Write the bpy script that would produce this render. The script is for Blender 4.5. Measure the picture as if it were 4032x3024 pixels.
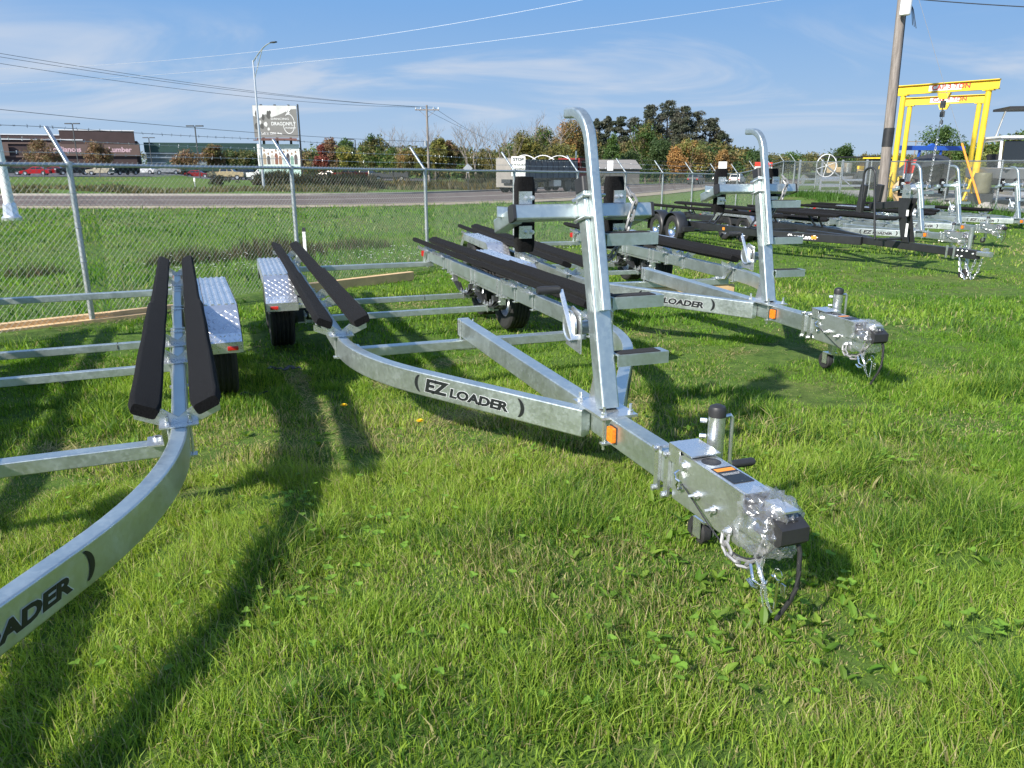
import bpy, math, random
import numpy as np
from mathutils import Vector, Matrix, noise as mnoise

for o in list(bpy.data.objects): bpy.data.objects.remove(o)
S = bpy.context.scene
COL = S.collection
R = math.radians
rnd = random.Random(7)
rng = np.random.default_rng(11)

# ------------------------------------------------------------------ camera
EYE = 1.60
cam = bpy.data.cameras.new('camera'); camo = bpy.data.objects.new('camera', cam); COL.objects.link(camo)
cam.lens = 27.04; cam.sensor_width = 36; cam.clip_end = 3000; cam.clip_start = 0.05
camo.location = (0, 0, EYE); camo.rotation_euler = (R(90 - 16.0), 0, 0)
S.camera = camo

# ------------------------------------------------------------------ light
SUN_EL = R(35.0)
SHD = Vector((0.68, 0.73, 0)).normalized()          # shadows fall this way
sun_dir = Vector((-SHD.x * math.cos(SUN_EL), -SHD.y * math.cos(SUN_EL), math.sin(SUN_EL)))
sl = bpy.data.lights.new('sun', 'SUN'); sl.energy = 4.9; sl.angle = R(1.4); sl.color = (1.0, 0.94, 0.84)
so = bpy.data.objects.new('sun', sl); COL.objects.link(so)
so.rotation_euler = sun_dir.to_track_quat('Z', 'Y').to_euler(); so.location = (0, 0, 30)
W = bpy.data.worlds.new('World'); S.world = W; W.use_nodes = True
wn, wl = W.node_tree.nodes, W.node_tree.links
wn.clear()
def wnode(t, **k):
    n = wn.new(t)
    for a, b in k.items(): setattr(n, a, b)
    return n
sky = wnode('ShaderNodeTexSky', sky_type='NISHITA', sun_disc=False)
sky.sun_elevation = SUN_EL; sky.sun_rotation = math.atan2(sun_dir.x, sun_dir.y) % (2 * math.pi)
sky.air_density = 1.0; sky.dust_density = 0.3; sky.ozone_density = 2.5; sky.altitude = 300
bg = wnode('ShaderNodeBackground'); bg.inputs[1].default_value = 0.15
wo = wnode('ShaderNodeOutputWorld')
tc = wnode('ShaderNodeTexCoord'); sep = wnode('ShaderNodeSeparateXYZ')
wl.new(tc.outputs['Generated'], sep.inputs[0])
def wm(op, a, b=None, c=None, clamp=False):
    n = wnode('ShaderNodeMath', operation=op, use_clamp=clamp)
    for i, v in enumerate((a, b, c)):
        if v is None: continue
        if isinstance(v, (int, float)): n.inputs[i].default_value = v
        else: wl.new(v, n.inputs[i])
    return n.outputs[0]
def wss(v, a, b):
    n = wnode('ShaderNodeMapRange', interpolation_type='SMOOTHSTEP')
    wl.new(v, n.inputs[0]); n.inputs[1].default_value = a; n.inputs[2].default_value = b
    return n.outputs[0]
zz = wm('MAXIMUM', sep.outputs[2], 0.0)
den = wm('ADD', zz, 0.16)
cx = wm('DIVIDE', sep.outputs[0], den); cy = wm('DIVIDE', sep.outputs[1], den)
comb = wnode('ShaderNodeCombineXYZ')                 # thin cirrus sheet seen in perspective
wl.new(wm('MULTIPLY', cx, 0.7), comb.inputs[0]); wl.new(wm('MULTIPLY', cy, 1.0), comb.inputs[1])
comb.inputs[2].default_value = 3.3
nz = wnode('ShaderNodeTexNoise'); nz.inputs['Scale'].default_value = 0.85; nz.inputs['Detail'].default_value = 5
nz.inputs['Roughness'].default_value = 0.56; nz.inputs['Distortion'].default_value = 1.5
wl.new(comb.outputs[0], nz.inputs['Vector'])
cmask = wm('MULTIPLY', wss(nz.outputs[0], 0.42, 0.68), 0.66)
cmask = wm('MULTIPLY', cmask, wm('MULTIPLY', wss(zz, .02, .07), wm('SUBTRACT', 1.0, wss(zz, 0.115, 0.175))))
hz_ = wm('SUBTRACT', 1.0, wss(zz, 0.16, 0.50))          # humid lower sky: pale at the horizon, clear blue above
hr = wnode('ShaderNodeValToRGB'); he = hr.color_ramp.elements; he.new(.5)
for e_, (p_, c_) in zip(he, ((0.0, (.60, .775, .985)), (.095, (.40, .645, 1.0)), (.19, (.245, .52, .985)))): e_.position = p_; e_.color = (*c_, 1)
wl.new(zz, hr.inputs[0])
hm = wnode('ShaderNodeVectorMath', operation='SCALE'); wl.new(hr.outputs[0], hm.inputs[0]); hm.inputs['Scale'].default_value = 3.05
mix = wnode('ShaderNodeMix', data_type='RGBA')
wl.new(hz_, mix.inputs[0]); wl.new(sky.outputs[0], mix.inputs[6]); wl.new(hm.outputs[0], mix.inputs[7])
mix2 = wnode('ShaderNodeMix', data_type='RGBA'); wl.new(cmask, mix2.inputs[0]); wl.new(mix.outputs[2], mix2.inputs[6]); mix2.inputs[7].default_value = (2.6, 2.8, 3.15, 1)
wl.new(mix2.outputs[2], bg.inputs[0]); wl.new(bg.outputs[0], wo.inputs[0])

vs = S.view_settings
vs.view_transform = 'Standard'; vs.look = 'None'; vs.gamma = 1; vs.exposure = 0.80; vs.use_curve_mapping = False

# ------------------------------------------------------------------ materials
MAT = {}
def nodes_of(name):
    m = bpy.data.materials.new(name); m.use_nodes = True; MAT[name] = m
    t = m.node_tree; b = t.nodes['Principled BSDF']
    return m, t, b
def N(t, ty, **k):
    n = t.nodes.new(ty)
    for a, v in k.items():
        if a in n.inputs: n.inputs[a].default_value = v
        else: setattr(n, a, v)
    return n
def ramp(t, src, stops):
    r = t.nodes.new('ShaderNodeValToRGB'); e = r.color_ramp.elements
    while len(e) < len(stops): e.new(0.5)
    for i, (p, c) in enumerate(stops):
        e[i].position = p; e[i].color = (*c, 1) if len(c) == 3 else c
    t.links.new(src, r.inputs[0]); return r.outputs[0]
def mat(name, col, rough=0.6, metal=0.0, var=0.15, scale=8.0, bump=0.0, bscale=60.0, spec=0.5, coords='Object'):
    m, t, b = nodes_of(name); L = t.links
    b.inputs['Roughness'].default_value = rough; b.inputs['Metallic'].default_value = metal
    b.inputs['Specular IOR Level'].default_value = spec
    tcn = N(t, 'ShaderNodeTexCoord')
    if var > 0:
        nz = N(t, 'ShaderNodeTexNoise', Scale=scale, Detail=5.0, Roughness=0.6); L.new(tcn.outputs[coords], nz.inputs['Vector'])
        lo = tuple(c * (1 - var) for c in col); hi = tuple(min(1, c * (1 + var)) for c in col)
        L.new(ramp(t, nz.outputs[0], [(0.3, lo), (0.7, hi)]), b.inputs['Base Color'])
    else: b.inputs['Base Color'].default_value = (*col, 1)
    if bump > 0:
        n2 = N(t, 'ShaderNodeTexNoise', Scale=bscale, Detail=4.0); L.new(tcn.outputs[coords], n2.inputs['Vector'])
        bp = N(t, 'ShaderNodeBump', Strength=bump, Distance=0.01); L.new(n2.outputs[0], bp.inputs['Height']); L.new(bp.outputs[0], b.inputs['Normal'])
    return m

def galv(name, base, spangle, rough):
    m, t, b = nodes_of(name); L = t.links
    tcn = N(t, 'ShaderNodeTexCoord')
    vo = N(t, 'ShaderNodeTexVoronoi', Scale=spangle); L.new(tcn.outputs['Object'], vo.inputs['Vector'])
    nz = N(t, 'ShaderNodeTexNoise', Scale=5.0, Detail=7.0, Roughness=0.65, Distortion=0.8); L.new(tcn.outputs['Object'], nz.inputs['Vector'])
    sepc = N(t, 'ShaderNodeSeparateColor'); L.new(vo.outputs['Color'], sepc.inputs[0])
    add = N(t, 'ShaderNodeMath', operation='MULTIPLY_ADD'); add.inputs[1].default_value = 0.22; L.new(sepc.outputs[0], add.inputs[0]); L.new(nz.outputs[0], add.inputs[2])
    lo = tuple(c * 0.88 for c in base); hi = tuple(min(.95, c * 1.10) for c in base)
    L.new(ramp(t, add.outputs[0], [(0.32, lo), (0.85, hi)]), b.inputs['Base Color'])
    b.inputs['Metallic'].default_value = 0.88
    rr = N(t, 'ShaderNodeMapRange'); L.new(add.outputs[0], rr.inputs[0]); rr.inputs[1].default_value = .3; rr.inputs[2].default_value = .9
    rr.inputs[3].default_value = rough - .1; rr.inputs[4].default_value = rough + .12; L.new(rr.outputs[0], b.inputs['Roughness'])
    n3 = N(t, 'ShaderNodeTexNoise', Scale=38.0, Detail=3.0); L.new(tcn.outputs['Object'], n3.inputs['Vector'])
    bp = N(t, 'ShaderNodeBump', Strength=0.12, Distance=0.004); L.new(n3.outputs[0], bp.inputs['Height']); L.new(bp.outputs[0], b.inputs['Normal'])
    return m
galv('galvanized', (0.53, 0.585, 0.575), 70.0, 0.40)
galv('zinc', (0.66, 0.68, 0.69), 120.0, 0.30)
galv('fence_steel', (0.50, 0.53, 0.54), 30.0, 0.46)
galv('plate', (0.74, 0.75, 0.77), 25.0, 0.30)
mat('fence_wire', (.25, .275, .26), .6, .3, var=.1, scale=3)
def carpet_mat():
    m, t, b = nodes_of('carpet'); L = t.links
    tcn = N(t, 'ShaderNodeTexCoord'); nz = N(t, 'ShaderNodeTexNoise', Scale=170.0, Detail=4.0, Roughness=.8); L.new(tcn.outputs['Object'], nz.inputs['Vector'])
    L.new(ramp(t, nz.outputs[0], [(.36, (.002, .002, .002)), (.70, (.017, .017, .018))]), b.inputs['Base Color'])
    b.inputs['Roughness'].default_value = 1.0; b.inputs['Specular IOR Level'].default_value = 0.1
    b.inputs['Sheen Weight'].default_value = 0.03
    bp = N(t, 'ShaderNodeBump', Strength=1.0, Distance=.006); L.new(nz.outputs[0], bp.inputs['Height']); L.new(bp.outputs[0], b.inputs['Normal'])
carpet_mat()
mat('rubber', (.018, .018, .019), .75, var=.3, scale=20, bump=.2)
mat('black_paint', (.020, .021, .023), .42, var=.25, scale=5)
mat('black_plastic', (.022, .022, .024), .5, var=.2)
mat('grip_tape', (.012, .012, .013), .95, var=.3, scale=150)
mat('decal_black', (.012, .014, .016), .4, var=0)
mat('decal_grey', (.62, .64, .65), .5, var=0)
mat('white_paint', (.76, .77, .77), .45, var=.06, scale=2)
mat('white_print', (.78, .78, .77), .6, var=.04)
mat('amber', (.85, .20, .015), .25, var=.25, scale=120, bump=.3)
mat('red_lens', (.45, .02, .015), .25, var=.1)
mat('lumber', (.62, .42, .22), .8, var=.16, scale=6, bump=.1)
mat('yellow_paint', (.74, .50, .025), .5, var=.16, scale=4)
mat('orange_plastic', (.80, .27, .03), .5, var=.08)
mat('blue_paint', (.02, .09, .42), .4, var=.1, scale=1)
mat('red_paint', (.42, .012, .015), .3, var=.05, scale=1)
mat('dark_steel', (.06, .065, .068), .5, .4, var=.2)
mat('chrome', (.75, .76, .77), .15, 1.0, var=.05)
mat('glass_dark', (.012, .015, .018), .06, var=0, spec=.8)
mat('aluminium', (.68, .69, .70), .38, .85, var=.1, scale=3)
mat('chain_steel', (.30, .30, .30), .55, .6, var=.2, scale=60)
def pole_wood():
    m, t, b = nodes_of('pole_wood'); L = t.links
    tcn = N(t, 'ShaderNodeTexCoord'); mp = N(t, 'ShaderNodeMapping'); mp.inputs['Scale'].default_value = (18, 18, 1.1); L.new(tcn.outputs['Object'], mp.inputs[0])
    nz = N(t, 'ShaderNodeTexNoise', Scale=1.0, Detail=8.0, Roughness=.7); L.new(mp.outputs[0], nz.inputs['Vector'])
    L.new(ramp(t, nz.outputs[0], [(.3, (.10, .085, .075)), (.55, (.24, .21, .19)), (.75, (.36, .33, .30))]), b.inputs['Base Color'])
    b.inputs['Roughness'].default_value = .9
    bp = N(t, 'ShaderNodeBump', Strength=.5, Distance=.02); L.new(nz.outputs[0], bp.inputs['Height']); L.new(bp.outputs[0], b.inputs['Normal'])
pole_wood()
def wrap_mat():                                     # crumpled clear polythene
    m, t, b = nodes_of('clear_plastic'); L = t.links
    out = t.nodes['Material Output']; t.nodes.remove(b)
    tr = N(t, 'ShaderNodeBsdfTransparent'); gl = N(t, 'ShaderNodeBsdfGlossy', Roughness=.2); df = N(t, 'ShaderNodeBsdfTranslucent')
    d2 = N(t, 'ShaderNodeBsdfDiffuse'); d2.inputs[0].default_value = (.8, .8, .8, 1); df.inputs[0].default_value = (.8, .8, .8, 1)
    tcn = N(t, 'ShaderNodeTexCoord'); nz = N(t, 'ShaderNodeTexNoise', Scale=16.0, Detail=3.0, Distortion=3.5); L.new(tcn.outputs['Object'], nz.inputs['Vector'])
    bp = N(t, 'ShaderNodeBump', Strength=.45, Distance=.02); L.new(nz.outputs[0], bp.inputs['Height']); L.new(bp.outputs[0], gl.inputs['Normal'])
    a = N(t, 'ShaderNodeMixShader'); a.inputs[0].default_value = .5; L.new(d2.outputs[0], a.inputs[1]); L.new(df.outputs[0], a.inputs[2])
    c = N(t, 'ShaderNodeMixShader'); L.new(ramp(t, nz.outputs[0], [(.4, (.3,) * 3), (.62, (.75,) * 3)]), c.inputs[0]); L.new(a.outputs[0], c.inputs[1]); L.new(gl.outputs[0], c.inputs[2])
    e = N(t, 'ShaderNodeMixShader'); L.new(ramp(t, nz.outputs[0], [(.35, (.14,) * 3), (.65, (.50,) * 3)]), e.inputs[0]); L.new(tr.outputs[0], e.inputs[1]); L.new(c.outputs[0], e.inputs[2])
    L.new(e.outputs[0], out.inputs[0])
wrap_mat()
def leaf_mat(name, rough=.55, trans=.35, gain=1.0):
    m, t, b = nodes_of(name); L = t.links
    out = t.nodes['Material Output']
    at = N(t, 'ShaderNodeVertexColor', layer_name='Col')
    L.new(at.outputs[0], b.inputs['Base Color']); b.inputs['Roughness'].default_value = rough; b.inputs['Specular IOR Level'].default_value = .35
    tl = N(t, 'ShaderNodeBsdfTranslucent')
    hs = N(t, 'ShaderNodeHueSaturation'); hs.inputs['Value'].default_value = 1.25; hs.inputs['Saturation'].default_value = 1.1; hs.inputs['Hue'].default_value = .49
    L.new(at.outputs[0], hs.inputs['Color']); L.new(hs.outputs[0], tl.inputs[0])
    ms = N(t, 'ShaderNodeMixShader'); ms.inputs[0].default_value = trans
    L.new(b.outputs[0], ms.inputs[1]); L.new(tl.outputs[0], ms.inputs[2]); L.new(ms.outputs[0], out.inputs[0])
leaf_mat('grass_blade', .5, .50); leaf_mat('tree_leaf', .6, .3)
mat('bark', (.13, .105, .085), .9, var=.3, scale=3)
mat('bark_grey', (.21, .18, .155), .9, var=.25, scale=3)

# ------------------------------------------------------------------ mesh helpers
def rrect(w, h, r=.008, n=3):
    P = []
    for cxx, cyy, a0 in ((w/2 - r, h/2 - r, 0), (-w/2 + r, h/2 - r, 90), (-w/2 + r, -h/2 + r, 180), (w/2 - r, -h/2 + r, 270)):
        for i in range(n + 1):
            a = R(a0 + 90 * i / n); P.append((cxx + r * math.cos(a), cyy + r * math.sin(a)))
    return P
def circ(r, n=8): return [(r * math.cos(2 * math.pi * i / n), r * math.sin(2 * math.pi * i / n)) for i in range(n)]
class MB:
    def __init__(s): s.v = []; s.f = []
    def add(s, vs_, fs):
        k = len(s.v); s.v += [tuple(p) for p in vs_]; s.f += [tuple(i + k for i in f) for f in fs]; return s
    def box(s, c, d, M=None):
        x, y, z = d[0]/2, d[1]/2, d[2]/2
        P = [Vector((a*x, b*y, e*z)) for a in (-1, 1) for b in (-1, 1) for e in (-1, 1)]
        if M is not None: P = [M @ p for p in P]
        c = Vector(c)
        return s.add([p + c for p in P], [(0,1,3,2), (4,6,7,5), (0,4,5,1), (2,3,7,6), (0,2,6,4), (1,5,7,3)])
    def sweep(s, path, sec, up=(0, 0, 1), cap=True, closed=False, scales=None):
        P = [Vector(p) for p in path]; n = len(P); m = len(sec); up = Vector(up); rings = []
        for i in range(n):
            a = P[i] - P[i-1] if (i > 0 or closed) else P[1] - P[0]
            b = P[(i+1) % n] - P[i] if (i < n-1 or closed) else a
            if a.length < 1e-9: a = b
            a = a.normalized(); b = b.normalized() if b.length > 1e-9 else a
            t = a + b; t = t.normalized() if t.length > 1e-6 else a
            side = t.cross(up)
            if side.length < 1e-4: side = t.cross(Vector((1, 0, 0)))
            side.normalize(); u2 = side.cross(t).normalized()
            k = scales[i] if scales else 1.0
            bend = b - a; cs = max(.5, a.dot(t))
            sx = 1 / cs if abs(bend.dot(side)) > abs(bend.dot(u2)) else 1; sy = 1 / cs if sx == 1 else 1
            rings.append([P[i] + side * (q[0] * k * sx) + u2 * (q[1] * k * sy) for q in sec])
        vs_ = [p for r_ in rings for p in r_]; fs = []
        for i in range(n if closed else n - 1):
            for j in range(m):
                a0, a1 = i * m + j, i * m + (j + 1) % m; b0, b1 = ((i+1) % n) * m + j, ((i+1) % n) * m + (j+1) % m
                fs.append((a0, a1, b1, b0))
        if cap and not closed:
            fs.append(tuple(reversed(range(m)))); fs.append(tuple((n-1) * m + j for j in range(m)))
        return s.add(vs_, fs)
    def tube(s, path, r, n=8, **k): return s.sweep(path, circ(r, n), **k)
    def cyl(s, a, b, r, n=12, r2=None): return s.sweep([a, b], circ(r, n), scales=[1, (r2 / r if r2 is not None else 1)])
    def bar(s, a, b, w, h, r=.006, up=(0, 0, 1)): return s.sweep([a, b], rrect(w, h, min(r, w*.45, h*.45), 3 if r > .003 else 1), up=up)
    def prism(s, pts, axis, t0, t1, M=None):        # outline in the plane perpendicular to axis
        def mk(p, t):
            q = {'x': (t, p[0], p[1]), 'y': (p[0], t, p[1]), 'z': (p[0], p[1], t)}[axis]; q = Vector(q)
            return M @ q if M is not None else q
        n = len(pts); vs_ = [mk(p, t0) for p in pts] + [mk(p, t1) for p in pts]
        fs = [tuple(reversed(range(n))), tuple(range(n, 2*n))] + [(i, (i+1) % n, n + (i+1) % n, n + i) for i in range(n)]
        return s.add(vs_, fs)
    def lathe(s, prof, n=24, axis='y', c=(0, 0, 0), close=True):
        c = Vector(c); vs_ = []; m = len(prof)
        for i in range(n):
            a = 2 * math.pi * i / n
            for r_, h in prof:
                p = {'y': (r_*math.cos(a), h, r_*math.sin(a)), 'z': (r_*math.cos(a), r_*math.sin(a), h), 'x': (h, r_*math.cos(a), r_*math.sin(a))}[axis]
                vs_.append(Vector(p) + c)
        fs = []
        for i in range(n):
            for j in range(m - 1):
                a0 = i*m + j; b0 = ((i+1) % n) * m + j; fs.append((a0, a0+1, b0+1, b0))
        return s.add(vs_, fs)
    def mesh(s, name, mt, smooth=True, ang=38):
        me = bpy.data.meshes.new(name); me.from_pydata(s.v, [], s.f); me.validate(); me.update()
        me.materials.append(MAT[mt] if isinstance(mt, str) else mt)
        import_bm_fix(me)
        if smooth:
            me.polygons.foreach_set('use_smooth', [True] * len(me.polygons))
            if ang > 55: me.set_sharp_from_angle(angle=R(ang))
            else: area_normals(me, math.cos(R(ang)))
        return me
    def build(s, name, mt, parent=None, loc=(0, 0, 0), rot=None, **k):
        return link(name, s.mesh(name, mt, **k), parent, loc, rot)
def area_normals(me, cs):                              # big flat faces keep their own normal, so only the rounded corners catch the light
    nf, nl = len(me.polygons), len(me.loops)
    fn = np.empty(nf*3); me.polygons.foreach_get('normal', fn); fn = fn.reshape(-1, 3); ar = np.empty(nf); me.polygons.foreach_get('area', ar)
    lt = np.empty(nf, np.int32); me.polygons.foreach_get('loop_total', lt); lv = np.empty(nl, np.int32); me.loops.foreach_get('vertex_index', lv)
    lf = np.repeat(np.arange(nf), lt); order = np.argsort(lv, kind='stable'); out = fn[lf].copy(); cnt = np.bincount(lv, minlength=len(me.vertices)); st = np.concatenate([[0], np.cumsum(cnt)])
    for k in np.unique(cnt):
        if k < 2: continue
        vsel = np.nonzero(cnt == k)[0]; L = order[st[vsel][:, None] + np.arange(k)]; f = lf[L]; n_ = fn[f]; w = ar[f]
        dot = np.einsum('vid,vjd->vij', n_, n_) > cs; acc = np.einsum('vij,vj,vjd->vid', dot, w, n_); ln = np.linalg.norm(acc, axis=2, keepdims=True)
        out[L] = np.where(ln > 1e-12, acc/np.maximum(ln, 1e-12), n_)
    me.normals_split_custom_set(out.tolist())
def import_bm_fix(me):
    import bmesh
    bm = bmesh.new(); bm.from_mesh(me); bmesh.ops.recalc_face_normals(bm, faces=bm.faces); bm.to_mesh(me); bm.free()
def link(name, me, parent=None, loc=(0, 0, 0), rot=None):
    o = bpy.data.objects.new(name, me); COL.objects.link(o); o.location = loc
    if type(parent).__name__ == 'Hitch': o.location.x += HITCH_DX; parent = parent.o
    if rot is not None: o.rotation_euler = rot
    if parent is not None: o.parent = parent
    return o
def tag(o, label=None, cat=None, group=None, kind=None):
    if label: o['label'] = label
    if cat: o['category'] = cat
    if group: o['group'] = group
    if kind: o['kind'] = kind
    return o
def thing(name, loc=(0, 0, 0), rz=0, label=None, cat=None, group=None):
    o = link(name, None, None, loc, (0, 0, rz)); return tag(o, label, cat, group)
def copy_tree(o, parent=None, skip=()):
    c = o.copy(); COL.objects.link(c); c.parent = parent
    for ch in list(o.children):
        if ch.name.split('.')[0] not in skip: copy_tree(ch, c, skip)
    return c
def ss(a, b, x):
    t = np.clip((np.asarray(x, float) - a) / (b - a), 0, 1); return t * t * (3 - 2 * t)
def text_mesh(body, size, bold=0.0, xs=1.0, shear=0.0, align='LEFT'):
    cu = bpy.data.curves.new('txt', 'FONT'); cu.body = body; cu.size = size; cu.offset = bold; cu.align_x = align
    cu.resolution_u = 3
    ob = bpy.data.objects.new('txt', cu); COL.objects.link(ob)
    dg = bpy.context.evaluated_depsgraph_get()
    me = bpy.data.meshes.new_from_object(ob.evaluated_get(dg))
    bpy.data.objects.remove(ob); bpy.data.curves.remove(cu)
    V = [(v.co.x * xs + v.co.y * shear, v.co.y) for v in me.vertices]; F = [tuple(p.vertices) for p in me.polygons]
    bpy.data.meshes.remove(me)
    return V, F
def put_text(mb, tm, origin, right, up, lift=0.0):
    right = Vector(right).normalized(); up = Vector(up).normalized(); nrm = right.cross(up); o = Vector(origin)
    mb.add([o + right * p[0] + up * p[1] + nrm * lift for p in tm[0]], tm[1]); return mb

# value noise on the plane (numpy)
_tab = rng.random((256, 256))
def vnoise(x, y, s, o=0):
    x = np.asarray(x) / s + 31.7 * o + 100; y = np.asarray(y) / s + 17.3 * o + 100
    xi = np.floor(x).astype(int); yi = np.floor(y).astype(int); fx = x - xi; fy = y - yi
    fx = fx*fx*(3-2*fx); fy = fy*fy*(3-2*fy)
    g = lambda a, b: _tab[a % 256, b % 256]
    return (g(xi, yi)*(1-fx) + g(xi+1, yi)*fx)*(1-fy) + (g(xi, yi+1)*(1-fx) + g(xi+1, yi+1)*fx)*fy

# ------------------------------------------------------------------ terrain
ROADPTS = [(-140, 70, -.7), (-90, 58, -.65), (-50, 50.5, -.6), (-20, 49, -.6), (-8, 52, -.62), (1, 61, -.7), (9, 78, -.9), (18, 100, -1.2), (44, 150, -2.0), (130, 320, -4.3), (200, 460, -6)]
def catmull(P, k=8):
    P = [np.array(p, float) for p in P]; out = []
    for i in range(len(P) - 1):
        p0 = P[max(i-1, 0)]; p1 = P[i]; p2 = P[i+1]; p3 = P[min(i+2, len(P)-1)]
        for j in range(k):
            t = j / k; out.append(.5*((2*p1) + (-p0+p2)*t + (2*p0-5*p1+4*p2-p3)*t*t + (-p0+3*p1-3*p2+p3)*t**3))
    out.append(P[-1]); return np.array(out)
ROAD = catmull(ROADPTS); HW = 6.6
def road_near(x, y):
    x = np.asarray(x, float); y = np.asarray(y, float)
    bd = np.full(x.shape, 1e9); sd = np.zeros(x.shape); bz = np.zeros(x.shape)
    for a, b in zip(ROAD[:-1], ROAD[1:]):
        d = b - a; L2 = d[0]**2 + d[1]**2
        t = np.clip(((x-a[0])*d[0] + (y-a[1])*d[1]) / L2, 0, 1)
        px, py = a[0]+t*d[0], a[1]+t*d[1]; dist = np.hypot(x-px, y-py); m = dist < bd
        sgn = np.sign(d[0]*(y-a[1]) - d[1]*(x-a[0]))
        bd = np.where(m, dist, bd); sd = np.where(m, sgn, sd); bz = np.where(m, a[2]+t*d[2], bz)
    return bd, sd, bz
def terr(x, y):
    x = np.asarray(x, float); y = np.asarray(y, float)
    base = -.017 * np.clip(y - 4, 0, 400)
    w = ss(8.5, 14.5, x) * (1 - ss(50, 75, y)); base = base * (1 - w) + .06 * w
    base = base - .28 * ss(0, 6, (x * -.87 + y * .49) - 10.5) * (1 - ss(14, 22, (x * -.87 + y * .49))) * (1 - ss(2, 8, x))      # ditch outside the fence
    base = base + .20 * ss(-4.4, -.8, .863*x - .506*y) * (1 - ss(7, 11, y))*(1 - ss(5, 9, x))      # the lawn climbs toward the couplers
    d, s, z = road_near(x, y)
    near = s < 0
    wn_ = ss(HW + .6, HW + 9, d)
    zn = (z - .05) * (1 - wn_) + base * wn_
    zf = z - .05 + .32 * ss(HW + .5, HW + 40, d)
    return np.where(near, zn, zf)
def th(x, y): return float(terr(np.array([x]), np.array([y]))[0])

# ------------------------------------------------------------------ lettering outlines (made while the scene is still small)
TXT = {
 'EZ': text_mesh('EZ', .094, .0048, 1.42, .26), 'EZo': text_mesh('EZ', .094, .0066, 1.42, .26),
 'LOADER': text_mesh('LOADER', .063, .0034, 1.58, .26), 'LOADERo': text_mesh('LOADER', .063, .0050, 1.58, .26),
 'SHORE': text_mesh("ShoreLand'r", .105, .004, 1.25, .22),
 'CAP': text_mesh('CAP 3 TON', .26, .008, 1.1), 'DANCING': text_mesh('DANCING', .36, .0, 1.35), 'DRAGONFLY': text_mesh('DRAGONFLY', .60, .006, .86),
 'WINERY': text_mesh('WINERY', .36, .0, 1.0), 'LEFT': text_mesh('Left in 120th Ave.', .36, .012, 1.0),
 'STOP': text_mesh('STOP', .25, .008, 1.05, 0, 'CENTER'), 'SCHOOL': text_mesh('SCHOOL BUS', .14, .004, 1.0, 0, 'CENTER'), 'FLASHING': text_mesh('FLASHING', .19, .005, 1.0, 0, 'CENTER'),
 'Paint': text_mesh('Paint', 1.5, .05), 'Appliances': text_mesh('Appliances', 1.5, .05), 'Lumber': text_mesh('Lumber', 1.5, .05),
 '35': text_mesh('35', .42, .02, 1, 0, 'CENTER'), '48': text_mesh('48', .42, .02, 1, 0, 'CENTER'), 'NORTH': text_mesh('NORTH', .2, .006, 1, 0, 'CENTER'), 'WEST': text_mesh('WEST', .2, .006, 1, 0, 'CENTER'),
 'fine': text_mesh('Never exceed the rated load.\nCheck fluid before each tow.\nRelease pin before backing.', .0058, .0001),
}

# ------------------------------------------------------------------ ground
def ground_mat():
    m, t, b = nodes_of('lawn_soil'); L = t.links
    tcn = N(t, 'ShaderNodeTexCoord'); P = tcn.outputs['Object']
    def nz(sc, d=6., r=.6, dist=0.): 
        n = N(t, 'ShaderNodeTexNoise', Scale=sc, Detail=d, Roughness=r, Distortion=dist); L.new(P, n.inputs['Vector']); return n.outputs[0]
    fine = nz(9., 8., .75); mid = nz(.8, 5.); big = nz(.09, 4.)
    c1 = ramp(t, fine, [(.28, (.035, .070, .014)), (.5, (.085, .150, .026)), (.72, (.15, .205, .048))])
    c2 = ramp(t, fine, [(.28, (.06, .058, .02)), (.5, (.14, .132, .05)), (.72, (.25, .215, .10))])
    mx = N(t, 'ShaderNodeMix', data_type='RGBA'); 
    ad = N(t, 'ShaderNodeMath', operation='ADD'); L.new(mid, ad.inputs[0]); L.new(big, ad.inputs[1])
    L.new(ramp(t, ad.outputs[0], [(.95 / 2 + .04, (0,) * 3), (1.25 / 2 + .06, (.75,) * 3)]), mx.inputs[0])
    half = N(t, 'ShaderNodeMath', operation='MULTIPLY'); half.inputs[1].default_value = .5; L.new(ad.outputs[0], half.inputs[0])
    L.new(ramp(t, half.outputs[0], [(.50, (0,) * 3), (.64, (.8,) * 3)]), mx.inputs[0])
    L.new(c1, mx.inputs[6]); L.new(c2, mx.inputs[7]); L.new(mx.outputs[2], b.inputs['Base Color'])
    b.inputs['Roughness'].default_value = .95; b.inputs['Specular IOR Level'].default_value = .15
    bp = N(t, 'ShaderNodeBump', Strength=.8, Distance=.05); L.new(fine, bp.inputs['Height']); L.new(bp.outputs[0], b.inputs['Normal'])
ground_mat()
def grid_axis(parts):
    out = []
    for a, b, st in parts: out += list(np.arange(a, b, st))
    return np.array(out + [parts[-1][1]])
gx = grid_axis([(-500, -160, 40), (-160, -60, 6), (-60, -16, 2), (-16, 22, .5), (22, 70, 2.5), (70, 200, 12), (200, 600, 50)])
gy = grid_axis([(-40, -4, 4), (-4, 34, .5), (34, 130, 1.5), (130, 260, 8), (260, 900, 64)])
GX, GY = np.meshgrid(gx, gy); GZ = terr(GX, GY) + (vnoise(GX, GY, 1.3, 1) - .5) * .03 * (GY < 40)
nx, ny = len(gx), len(gy)
idx = np.arange(nx*ny).reshape(ny, nx)
quads = np.stack([idx[:-1, :-1], idx[:-1, 1:], idx[1:, 1:], idx[1:, :-1]], -1).reshape(-1, 4)
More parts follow.
